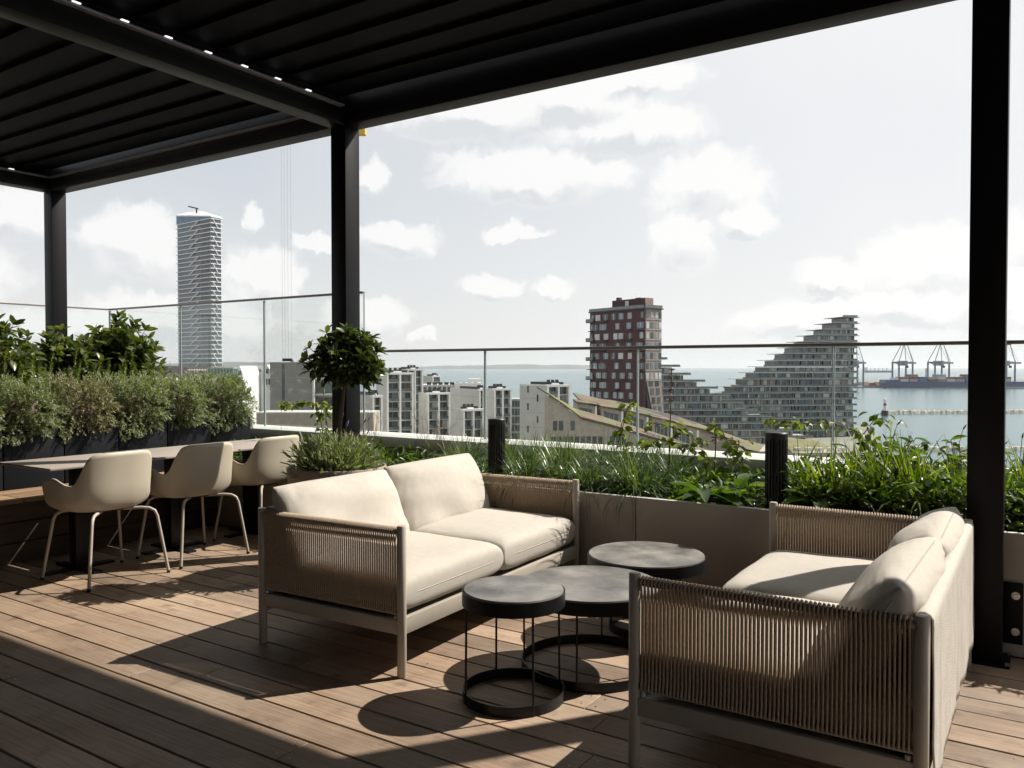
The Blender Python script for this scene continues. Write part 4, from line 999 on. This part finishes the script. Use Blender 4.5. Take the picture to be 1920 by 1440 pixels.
# white skyscraper
def skyscraper():
    D = 560; b = Bl('white_skyscraper', 397.5, D, 52, 'tall white banded skyscraper with diagonal braces and slanted crown', 'skyscraper')
    Wr = b.U(418); Wl = b.W(333); Ht = b.Z(410, 397); nf = 44; fh = (Ht+.0)/nf
    g = mat('tower_glass', (.085,.12,.15), .2, .25, .06, spec=.6)
    gl = MB().box(.5,Wr-.5,.5,Wl-.5,0,Ht).obj('glazing', g, b.root)
    for f in range(nf+1):
        z = f*fh; e = .35 if f%2 else .0
        b.box('floor_band', M_white, -e, Wr+e, -e, Wl+e, z-.24, z+.28)
    for f in range(0, nf-1, 2):
        z = f*fh
        m = MB(); y0, y1 = Wl*.34, Wl*.62
        m.add([(-.2,y0,z+2*fh-.26),(-.2,y0,z+2*fh+.26),(-.2,y1,z+.26),(-.2,y1,z-.26),(-.6,y0,z+2*fh-.26),(-.6,y0,z+2*fh+.26),(-.6,y1,z+.26),(-.6,y1,z-.26)], [(0,1,2,3),(4,7,6,5),(0,4,5,1),(1,5,6,2),(2,6,7,3),(3,7,4,0)]).obj('brace', M_white, b.root)
        m = MB(); x0, x1 = Wr*.12, Wr*.62
        m.add([(x0,-.2,z+2*fh-.26),(x0,-.2,z+2*fh+.26),(x1,-.2,z+.26),(x1,-.2,z-.26),(x0,-.6,z+2*fh-.26),(x0,-.6,z+2*fh+.26),(x1,-.6,z+.26),(x1,-.6,z-.26)], [(0,1,2,3),(4,7,6,5),(0,4,5,1),(1,5,6,2),(2,6,7,3),(3,7,4,0)]).obj('brace', M_white, b.root)
        if True: continue
        m = MB(); y0, y1 = Wl*.86, Wl*.97
        m.add([(-.2,y0,z-.3),(-.2,y0,z+.3),(-.2,y1,z+2*fh+.3),(-.2,y1,z+2*fh-.3),(-.6,y0,z-.3),(-.6,y0,z+.3),(-.6,y1,z+2*fh+.3),(-.6,y1,z+2*fh-.3)], [(0,1,2,3),(4,7,6,5),(0,4,5,1),(1,5,6,2),(2,6,7,3),(3,7,4,0)]).obj('brace', M_white, b.root)
    for k in range(9): b.box('mullion', mat('tower_fin',(.3,.32,.34),.5), -.02, .35, Wl*.02+Wl*.035*k, Wl*.02+Wl*.035*k+.25, 0, Ht)
    Zc = b.Z(393, 340)
    # slanted crown: high at the left, falling towards the right and the near corner
    V = [(0,0,Ht+.35),(Wr,0,Ht+.35),(Wr,Wl,Ht+.35),(0,Wl,Ht+.35),(0,0,Ht+.9),(Wr,0,Ht+.6),(Wr,Wl,Zc),(0,Wl,Zc)]
    F = [(0,3,2,1),(0,4,7,3),(1,5,4,0),(2,6,5,1),(3,7,6,2)]
    MB().add(V, F).obj('crown_glass', mat('crown_blue_glass',(.09,.17,.27),.1,.2,.1), b.root)
    MB().add([(-.3,-.3,Ht+.9),(Wr+.3,-.3,Ht+.6),(Wr+.3,Wl+.3,Zc),(-.3,Wl+.3,Zc),(-.3,-.3,Ht+1.7),(Wr+.3,-.3,Ht+1.6),(Wr+.3,Wl*.6,Zc+3),(Wr+.3,Wl+.3,Zc+4.2),(-.3,Wl+.3,Zc+.8)], [(4,5,6,8),(6,7,8),(0,4,8,3),(0,1,5,4),(1,2,7,6,5)]).obj('crown_roof', M_white, b.root)
    c = b.box('roof_crane', M_dkr, Wr*.45, Wr*.45+.8, Wl*.55, Wl*.55+.8, Zc-2, Zc+4)
    j = MB().tube([(Wr*.45,Wl*.5,Zc+3.4),(Wr*.45,Wl*.78,Zc+6.5)], .5, 5).obj('roof_crane_jib', M_dkr, b.root)
skyscraper()

# red brick tower
def red_tower():
    b = Bl('red_brick_tower', 1209, 258, 36, 'dark red brick apartment tower with rooftop penthouse and leaning glass corner', 'apartment tower')
    Wr = b.U(1240); Wl = b.W(1106); H = b.Z(579, 1209); fh = 19.2/1522*258; zb = b.Z(705,1209)
    b.box('wall', M_red, .3, Wr, .3, Wl, zb, H)
    b.box('lit_wall', M_litb, .29, Wr+.02, 0.0, .299, zb, H); b.box('wall', M_red, 0, .289, 0, Wl, 0, H)  # right face gets the paler brick, its sunlight painted in
    b.box('roof_edge', M_dkr, -.5, Wr+.5, -.5, Wl+.3, H, H+.35)
    # lower body: dark glass wedge and a leaning strip in the sunlit brick colour
    z0 = 0; gdark = mat('dark_wedge_glass', (.02,.028,.035), .15, .3, .4)
    k = 6.5
    MB().add([(.3,.3,zb),(Wr,.3,zb),(Wr,.3,0),(4.5,.3,0),(.3,Wl,zb),(Wr,Wl,zb),(Wr,Wl,0),(4.5,Wl,0)], [(0,1,2,3),(4,7,6,5),(0,4,5,1),(1,5,6,2),(2,6,7,3),(3,7,4,0)]).obj('lower_body', gdark, b.root)
    zl = b.Z(775,1230)
    MB().add([(.3,0,zb),(Wr,0,zb),(Wr+2.0,0,zl-8),(Wr-1.6,0,zl-8),(.3,.28,zb),(Wr,.28,zb),(Wr+2.0,.28,zl-8),(Wr-1.6,.28,zl-8)], [(0,1,2,3),(4,7,6,5),(0,4,5,1),(1,5,6,2),(2,6,7,3),(3,7,4,0)]).obj('leaning_strip', M_litb, b.root)
    for f in range(6):
        t = (f+.3)/7; z1 = zb-(zb-(zl-8))*t; x0 = .3+(Wr-1.9)*t; x1 = Wr+2.0*t
        for q in (.18,.58): b.box('window', M_wing, x0+(x1-x0)*q, x0+(x1-x0)*(q+.25), -.07, -.001, z1-2.4, z1-.3)
    # penthouse
    b.box('penthouse', M_red, 2, Wr-2, 2, Wl*.66, H+.35, b.Z(557,1175)); b.box('penthouse_side', M_litb, 2, Wr-2, 1.7, 1.999, H+.35, b.Z(557,1175))
    b.box('chimney', M_dkr, 3, 4.5, Wl*.58, Wl*.58+1.2, b.Z(557,1175), b.Z(551,1175)); b.box('chimney', M_dkr, 3, 4.0, Wl*.2, Wl*.2+2.2, b.Z(557,1175), b.Z(555,1175))
    b.box('window', M_curt, 1.95, 1.99, Wl*.36, Wl*.42, H+.6, H+3.2)
    b.box('roof_railing', M_rail2, -.45, -.4, 0, Wl, H+.35, H+1.3); b.box('roof_railing', M_rail2, 0, Wr, -.45, -.4, H+.35, H+1.3)
    nf = int(H/fh)
    for f in range(nf):
        z = H-.5-fh*f; 
        if z < 2: break
        low = f >= 7
        cols = [(.03,.06),(.22,.07),(.36,.085),(.50,.07),(.66,.085),(.80,.09),(.93,.055)] if f%2 == 0 else [(.02,.11),(.25,.08),(.44,.07),(.68,.13),(.86,.08),(.95,.04)]
        for c, w in cols:
            c += rng.uniform(-.02,.02)
            if low and c < .12: continue
            m = rng.choice([M_wing,M_wing2,M_wing2,M_curt,M_wing]) if not low else M_wing2
            y0 = Wl*c; wn = b.box('window', m, -.06, -.001, y0, y0+Wl*w, z-2.35, z-.35)
            b.box('mullion', M_slabl, -.09, -.061, y0+Wl*w*.45, y0+Wl*w*.45+.12, z-2.35, z-.35)
            if rng.random() < .25: b.box('balcony', M_dkr, -1.1, -.1, y0-.3, y0+Wl*w+.3, z-2.75, z-2.5)
        if not low:
            for q in (.08,.34,.62,.84):
                b.box('window', rng.choice([M_wing,M_curt,M_wing2]), Wr*q, Wr*q+Wr*.16, -.06, -.001, z-2.4, z-.4)
            b.box('string_course', M_slab, .3, Wr+.1, -.12, -.061, z-2.85, z-2.6)
        if f%2 == 0 and not low: b.box('corner_balcony', M_dkr, -.9, .6, Wl-2.4, Wl+1.2, z-2.9, z-2.6); b.box('corner_balcony_glass', M_rail2, -.9, -.8, Wl-2.4, Wl+1.2, z-2.6, z-1.6)
        if not low and f%2 == 1: b.box('corner_balcony', M_dkr, -1.3, .1, -.2, 2.8, z-2.9, z-2.6)
red_tower()

# stepped apartment buildings
def stepped(px, D, a, slabs, label, right_px, nfl, lift, depth=16, seed=1, mirror=False, corner=None, dark=None):
    b = Bl('stepped_apartments', px, D, a, label, 'apartment block'); r = random.Random(seed); tot = 0; rest = {}
    zs = [b.Z(y, 1500) for (_, y) in slabs]; fh = (zs[0]-zs[-1])/(len(zs)-1)
    x_prev = None
    for i in range(nfl):
        if i < len(slabs): e = b.U(slabs[i][0]); z = zs[i]
        else: z = zs[-1]-fh*(i-len(slabs)+1); e = b.U(slabs[-1][0])+(b.U(slabs[-1][0])-b.U(slabs[-2][0]))*.8*(i-len(slabs)+1)
        if z < 1.5: break
        L_, R2 = (e, b.U(right_px)) if not mirror else (b.U(right_px), e)
        inset = 3.2; l0, r0 = (L_+inset, R2-1.3) if not mirror else (L_, R2-inset)
        b.box('floor_slab', M_slab, L_, R2, -.9, depth, z-.26, z)
        b.box('storey', M_wing, l0, r0, 1.3, depth-2, z-fh+.001, z-.421)
        # facade modules
        x = l0; 
        while x < r0-.6:
            w = r.choice([.9,1.3,1.3,2.2,3.2]); w = min(w, r0-x-.1)
            t = r.random(); m = M_wing if t < .42 else M_curt if t < .56 else M_wing2 if t < .68 else M_slabl if t < .78 else M_brz
            if not mirror and -20 < x < -1 and i > 5 and r.random() < .65: m = M_wing  # shade of the left face put in as more dark panes
            if not mirror and x > 0 and r.random() < .35: m = r.choice([M_slabl, M_curt])  # sunlit right face put in as more pale modules
            if tot >= 285: rest.setdefault(m.name, (m, MB()))[1].box(x+.08, x+w-.12, .2 if t < .5 else .9, 1.299, z-fh+.1, z-.5)
            else: b.box('window' if m not in (M_brz, M_slabl) else 'panel', m, x+.08, x+w-.12, .2 if t < .5 else .9, 1.299, z-fh+.1, z-.5); tot += 1
            if r.random() < .42: b.box('pier', r.choice([M_slabl, M_litb, M_slab]), x+w-.12, x+w+.12, .0, 1.299, z-fh, z-.42)
            x += w
        b.box('balcony_rail', M_rail2, L_+.2, R2-.2, -.86, -.82, z, z+.75)
        if not mirror: b.box('side_balcony', M_slabl, R2, R2+1.6, .0 , depth*.5, z-.42, z-.12)
        if r.random() < .5:
            q = e+(1.2 if not mirror else -2.6); b.box('planter', M_green, q, q+1.4, .5, 2, z, z+.8)
    for m, mb in rest.values(): o = mb.obj('lower_windows', m, b.root); o['kind'] = 'stuff'
    return b
big = [(1577,593.5),(1558.5,605),(1542,617),(1523,628),(1504,640),(1486,651),(1467,663),(1448,675),(1429.5,687),(1411,698),(1392,710),(1370,724)]
stepped(1545, 400, 10, big, 'large stepped apartment building rising to a point at the right', 1606, 21, 0, 16, 3)
mid = [(1251,673),(1275,687),(1295,702),(1322,715),(1346,728),(1369,741),(1394,755),(1419,769),(1447,781),(1477,794)]
stepped(1250, 345, 4, mid, 'lower stepped apartment building descending to the right of the red tower', 1228, 12, 0, 15, 9, mirror=True)
sh = [(1500,806),(1530,818)]
b = Bl('low_glass_pavilion', 1370, 420, 0, 'flat dark glazed roof between the two stepped buildings'); b.box('wall', M_wing2, 0, b.U(1395)-b.U(1370)+8, 0, 10, 0, b.Z(728)); b.box('roof', M_dkr, -1, 14, -1, 11, b.Z(728), b.Z(726))

# sloping roofed building
def sloped():
    D = 170; b = Bl('sloped_roof_building', 1028, D, 4, 'sand brick building with sloping moss and rust coloured roof in front of the tower', 'building')
    def Up(px): return b.U(px)
    def zz(px, py):   # height at facade point
        d = b.o+b.u*b.U(px); dep = (Vector((d.x,d.y,EYE))-CAM).dot(FWD); return zat(px, py, dep)-LAND
    prof = [(1028,742),(1060,764),(1090,786),(1142,799),(1189,813),(1245,829),(1306,849),(1400,880)]
    poly = [(Up(x), zz(x,y)) for x,y in prof]
    MB().prism([(0,0)]+poly[::-1][-1:]+poly[1:]+[(poly[-1][0],0)], 0, 7).obj('front_wing_wall', M_sand, b.root)
    # roof plates over the front wing rising backwards
    for i in range(len(poly)-1):
        (x0,z0),(x1,z1) = poly[i],poly[i+1]; dp = 18 if i < 2 else 8; up = 2.4 if i >= 2 else (3.2-.5*i)
        dp0 = (24,19,9,8,8,8,8)[i]; dp1 = (19,9,8,8,8,8,8)[i]; u0 = (1.0,1.3,1.4,1.2,1.1,1,1)[i]; u1 = (1.3,1.4,1.2,1.1,1,1,1)[i]
        V = [(x0,-.4,z0+.1),(x1,-.4,z1+.1),(x1,dp1,z1+u1),(x0,dp0,z0+u0),(x0,-.4,z0+.5),(x1,-.4,z1+.5),(x1,dp1,z1+u1+.4),(x0,dp0,z0+u0+.4)]
        MB().add(V, [(0,1,2,3),(4,7,6,5),(0,4,5,1),(1,5,6,2),(2,6,7,3),(3,7,4,0)]).obj('roof_plate', M_green if i < 2 else M_sedum, b.root)
    for f in range(4):
        for k in range(24):
            px = 1034+11*k+(3 if f%2 else 0); x = Up(px); z = zz(1028,760)-3.3*f
            top = np.interp(x, [p[0] for p in poly], [p[1] for p in poly])
            if z < top-1.2 and rng.random() < .8: w = b.box('window', M_wing, x, x+.9, -.08, -.001, z-2.0, z); 
    # rear wing with dormer terraces
    def zr(px, py): d = b.o+b.u*b.U(px)+b.v*22; dep = (Vector((d.x,d.y,EYE))-CAM).dot(FWD); return zat(px, py, dep)-LAND
    sc = lambda px: b.U(px)*1.13
    rp = [(1106,752),(1150,762),(1189,768),(1246,782),(1306,797),(1350,812),(1434,842),(1500,868)]
    pr = [(sc(x), zr(x,y)) for x,y in rp]
    MB().prism([(pr[0][0],0)]+pr+[(pr[-1][0],0)], 22, 32).obj('rear_wing_wall', M_sand, b.root)
    for i in range(len(pr)-1):
        (x0,z0),(x1,z1) = pr[i],pr[i+1]
        V = [(x0,21.4,z0),(x1,21.4,z1),(x1,32,z1+1.3),(x0,32,z0+1.3),(x0,21.4,z0+.4),(x1,21.4,z1+.4),(x1,32,z1+1.7),(x0,32,z0+1.7)]
        MB().add(V, [(0,1,2,3),(4,7,6,5),(0,4,5,1),(1,5,6,2),(2,6,7,3),(3,7,4,0)]).obj('roof_plate', M_sedum, b.root)
    for i, (pa, pb) in enumerate(((1096,1132),(1140,1180),(1190,1226),(1234,1270),(1280,1318))):
        xa, xb = sc(pa), sc(pb); za = np.interp(xa, [p[0] for p in pr], [p[1] for p in pr])-.3; zb_ = np.interp(xb, [p[0] for p in pr], [p[1] for p in pr])-.2; zf = min(za,zb_)-5.0
        d = MB().prism([(xa,zf),(xb,zf),(xb,zb_),(xa,za)], 17, 21.9).obj('dormer', M_sand, b.root)
        b.box('jamb', M_white, xb-.45, xb, 16.7, 16.98, zf, zb_-.1)
        MB().prism([(xa+.6,zf+.3),(xb-1.0,zf+.3),(xb-1.0,zb_-.9),(xa+.6,za-.9)], 16.85, 16.98).obj('window', M_wing, d)
        for q in np.linspace(xa+.8, xb-1.2, 4): box('mullion', M_sand, d, q, q+.12, 16.75, 16.84, zf+.3, zb_-1)
        V = [(xa-.2,16.4,za+.05),(xb+.2,16.4,zb_+.05),(xb+.2,22,zb_+.35),(xa-.2,22,za+.35),(xa-.2,16.4,za+.4),(xb+.2,16.4,zb_+.4),(xb+.2,22,zb_+.8),(xa-.2,22,za+.8)]
        MB().add(V, [(0,1,2,3),(4,7,6,5),(0,4,5,1),(1,5,6,2),(2,6,7,3),(3,7,4,0)]).obj('roof_plate', M_sedum, b.root)
        b.box('terrace', M_slabl, xa-.5, xb+.8, 11, 16.9, zf-.4, zf-.01)
        for q in (0,1): b.box('terrace_box', M_slab, xa+2*q, xa+1+2*q, 12, 13, zf, zf+.8)
sloped()
b = Bl('low_green_roof_building', 1485, 160, 0, 'low building with green and rust roof fields behind the right bollard light'); H = b.Z(846)
b.box('wall', M_sand, 0, b.U(1600), 0, 16, 0, H-.3)
MB().add([(0,-.5,H-.29),(b.U(1600),-.5,H-1.2),(b.U(1590),16,H+.6),(2,16,H+1.6)], [(0,1,2,3)]).obj('roof', M_green, b.root)
for k in range(5): b.box('skylight', M_slabl, 1.5+2.2*k, 2.6+2.2*k, 2, 3, H-.3, H+.4)
b = Bl('low_rust_roof_building', 1400, 185, 4, 'low building with flat rust and grey roof strips left of the right bollard'); H = b.Z(842)
b.box('wall', M_sand, 0, b.U(1500), 0, 16, 0, H-.6); MB().add([(0,-.5,H),(b.U(1500),-.5,H-2.6),(b.U(1500),16,H-1.0),(0,16,H+1.6)], [(0,1,2,3)]).obj('roof', M_sedum, b.root)

# tower crane hidden mostly behind the post and roof; its ropes show
c = Bl('tower_crane', 648, 140, 0, 'yellow tower crane behind the black post, its hoist ropes hanging left', 'crane')
M_yel = mat('crane_yellow', (.55,.36,.04), .5, .1, 1); M_rop = mat('steel_rope', (.40,.42,.44), .5, .05, 1)
Hc = c.Z(246, 648)
def lattice(mb, A, B, w, n, r=.07):
    A = Vector(A); B = Vector(B); d = (B-A).normalized(); s = d.cross(Vector((0,1,0))).normalized() if abs(d.y) < .9 else Vector((1,0,0)); t = d.cross(s)
    cor = [s*w+t*w, s*w-t*w, -s*w-t*w, -s*w+t*w]
    for q in cor: mb.tube([A+q,B+q], r, 4)
    for i in range(n):
        a = A.lerp(B, i/n); e = A.lerp(B, (i+1)/n)
        for k in range(4): mb.tube([a+cor[k], e+cor[(k+1)%4]], r*.6, 3, False)
m = MB(); lattice(m, (0,0,0), (0,0,Hc+6), .8, 36, .09); m.obj('mast', M_yel, c.root)
m = MB(); lattice(m, (-36,0,Hc+1.2), (.5,0,Hc+1.2), .6, 26, .08); m.obj('jib', M_yel, c.root)
c.box('counterweight', M_yel, 1.8, 3.6, -.7, .7, Hc-.9, Hc+.3)
for k, px in enumerate((530,535,541,547)):
    x = c.U(px); MB().tube([(x,0,c.Z(672)),(x,0,Hc+1)], .028, 4).obj('hoist_rope', M_rop, c.root)
c.box('hook_block', M_dkr, c.U(530), c.U(548), -.2, .2, c.Z(672)-.5, c.Z(672))

# harbour: ship, cranes, containers, sheds, beacon, far ship
M_hull = mat('ship_hull_blue', (.02,.045,.13), .45, .1, .05); M_hullr = mat('hull_red', (.20,.06,.05), .6)
M_ctr = [mat('container_maroon',(.16,.04,.045),.6,objrand=.2), mat('container_white',(.45,.47,.46),.6), mat('container_blue',(.05,.10,.2),.6,objrand=.2), mat('container_rust',(.25,.12,.08),.6,objrand=.2), mat('container_grey',(.28,.30,.30),.6)]
D = 1400
b = Bl('container_ship', 1660, D-22, -1, 'long dark blue container ship moored under the harbour cranes', 'ship'); b.root.location.z = SEA
W = b.U(1990); h = 13
MB().prism([(0,9),(3,0),(W,0),(W,h-2),(26,h-2),(24,h+1),(2,h+1)], 0, 26).obj('hull', M_hull, b.root); b.box('boot_stripe', M_hullr, 3, W, -.1, -.001, 0, 1.6)
for k in range(12):
    px = 1690+17.5*k; x = b.U(px)
    for t in range(2+(k%3 == 1)): box('container_stack', M_ctr[(k*2+t*3)%5] if t else M_ctr[(k*3+1)%5], b.root, x, x+13.5, 2, 22, h-2+4.2*t, h-2+4.2*(t+1)-.3)
b.box('mast', M_dkr, b.U(1741)-.6, b.U(1741)+.6, 8, 9.2, h, h+21); b.box('deckhouse', M_white, b.U(1678), b.U(1688), 6, 18, h, h+5)
def harbour_crane(pxc, wpx, label):
    c = Bl('harbour_crane', pxc-wpx/2, D, 0, label, 'crane', 'tall blue-grey harbour cranes'); W = c.U(pxc+wpx/2); H1 = c.Z(678); H2 = c.Z(647)
    mb = mat('crane_blue', (.10,.15,.23), .5, .1, .1); mg = mat('crane_grey', (.28,.31,.33), .5, .1, .1)
    for x in (0, W-2.2):
        for y in (0, 24): box('leg', mb, c.root, x, x+2.2, y, y+2.2, 0, H1)
    for y in (0,24): box('cross_beam', mb, c.root, 0, W, y+.3, y+1.9, H1-3, H1); box('sill_beam', mb, c.root, 0, W, y+.3, y+1.9, 4, 6)
    box('machine_house', mg, c.root, W*.28, W*.72, 6, 20, H1-7, H1+1.5); box('cab', M_dkr, c.root, W*.42, W*.55, -6, -2, H1-11, H1-7)
    box('boom', mg, c.root, W*.40, W*.60, -30, 34, H1-4, H1-1)
    for x0, x1 in ((1.0,W*.38),(W-1.0,W*.62)):
        MB().tube([(x0,1,H1),(x1,2,H2)], .75, 5).tube([(x0,25,H1),(x1,12,H2)], .7, 5).tube([(x1,2,H2),(W*.5+(x1-W*.5)*.7,-22,H1)], .35, 4).obj('a_frame', mg, c.root)
    box('apex_beam', M_dkr, c.root, W*.34, W*.66, 1, 4, H2, H2+1.6)
for pxc, w, lab in ((1607,27,'harbour crane half hidden behind the big stepped building'), (1699,28,'harbour crane standing over the bow of the container ship'), (1767,29,'harbour crane just left of the right black post'), (1892,26,'harbour crane to the right of the right black post')): harbour_crane(pxc, w, lab)
b = Bl('terminal_sheds', 1610, D+60, 0, 'low terminal sheds and stacked containers on the far quay', 'warehouse'); 
for k in range(22):
    x = b.U(1618+15*k); box('shed', rng.choice(M_ctr+[M_slab,M_brick,M_slab]), b.root, x, x+rng.uniform(8,13), 0, 20, 0, rng.uniform(3,9))
b = Bl('quay_fence', 1618, D-2, 0, 'low reddish quay edge under the cranes', 'quay'); box('quay_wall', M_brick, b.root, 0, b.U(1900), 0, 1.5, 0, 2.2)
b = Bl('far_cargo_ship', 1622, 5200, 0, 'faint cargo ship with deck cranes on the horizon', 'ship'); b.root.location.z = SEA; W = b.U(1675)
box('hull', M_hull, b.root, 0, W, 0, 30, 0, 13); box('deckhouse', M_white, b.root, 4, 20, 5, 25, 13, 34)
for k in range(5): box('deck_crane', M_slab, b.root, 40+26*k, 44+26*k, 12, 16, 13, 30)
b = Bl('harbour_beacon', 1656, 600, 0, 'small white and red beacon tower on a dark base in the water', 'beacon'); b.root.location.z = SEA
zt = lambda py: zat(1660, py, 600)-SEA
MB().lathe([(0,0),(2.2,0),(2.2,zt(770)),(0,zt(770))], 16, (1.6,0,0)).obj('base', M_dkr, b.root)
MB().lathe([(1.35,zt(770)),(1.15,zt(761))], 16, (1.6,0,0)).obj('tower', M_white, b.root); MB().lathe([(1.15,zt(761)),(1.05,zt(756))], 16, (1.6,0,0)).obj('red_band', mat('signal_red',(.45,.03,.03),.5), b.root)
MB().lathe([(1.05,zt(756)),(1.0,zt(751)),(1.3,zt(751)),(1.3,zt(750)),(.8,zt(750)),(.8,zt(747)),(0,zt(746))], 16, (1.6,0,0)).obj('lantern', M_white, b.root)
b = Bl('channel_marker', 1440, 900, 0, 'thin channel marker pole in the open water', 'marker'); b.root.location.z = SEA; box('pole', M_dkr, b.root, 0, .8, 0, .8, 0, 30)

# the air between the terrace and the far shore
hz = bpy.data.materials.new('thin_air'); hz.use_nodes = True; nt = hz.node_tree; nt.nodes.clear()
ho = nt.nodes.new('ShaderNodeOutputMaterial'); pv = nt.nodes.new('ShaderNodeVolumePrincipled'); nt.links.new(pv.outputs[0], ho.inputs['Volume'])
pv.inputs['Color'].default_value = (.93,.96,1,1); pv.inputs['Density'].default_value = 4.5e-5; pv.inputs['Anisotropy'].default_value = .3
o = MB().box(-27000, 27000, -27000, 27000, SEA-6, 160).obj('haze', hz); o['kind'] = 'stuff'
scene.cycles.volume_max_steps = 64

# own building under the terrace; unseen wall behind camera added to cut sky light
o = thing('terrace_building', (-2, 1, 0), 'dark building carrying the roof terrace', 'building')
MB().box(-7.3, 6.7, -9, 4.6, LAND, -.51).obj('wall', M_grayw, o)
MB().box(-7.3, 6.7, -9, -3.35, -.5, 7).obj('facade', mat('sky_block_facade',(.045,.042,.04),.6), o)

ORD = ['first','second','third','fourth','fifth','sixth','seventh','eighth','ninth','tenth','eleventh','twelfth','thirteenth','fourteenth','fifteenth','sixteenth','seventeenth','eighteenth','nineteenth','twentieth','twenty-first','twenty-second','twenty-third','twenty-fourth','twenty-fifth','twenty-sixth']
def seen_x(o):
    d = o.matrix_world.translation-CAM if False else Vector(o.location)-CAM; return d.dot(RGT)/d.dot(FWD)
for g, tpl in (('arching sedge clumps between the pot and the hosta-like plants','arching dark green sedge clump in the bed, %s from the left'),
               ('small leafy plants filling the bed','small leafy green plant low in the bed, %s from the left'),
               ('tall grass clumps behind the right sofa','tall broad-bladed backlit grass clump, %s of them from the left'),
               ('thin seed stalks rising from the bed','thin dark seed stalk above the tall grass, %s from the left'),
               ('tiny buildings on the far skyline','tiny distant building on the left skyline, %s from the left'),
               ('bright green sprigs behind the bushy shrubs','bright green upright sprigs behind the bushy shrubs, %s from the left'),
               ('yellow-green tufts by the parapet','yellow-green grass tuft beside the parapet cap, %s from the left'),
               ('seed spikes beside the end planter','thin stalk with long seed spike by the hedge end, %s from the left')):
    for k, o in enumerate(sorted((o for o in bpy.data.objects if o.get('group') == g), key=seen_x)): o['label'] = tpl % ORD[k]
print('objects', len(bpy.data.objects), 'tris approx', sum(len(o.data.polygons)*2 for o in bpy.data.objects if o.type == 'MESH'))
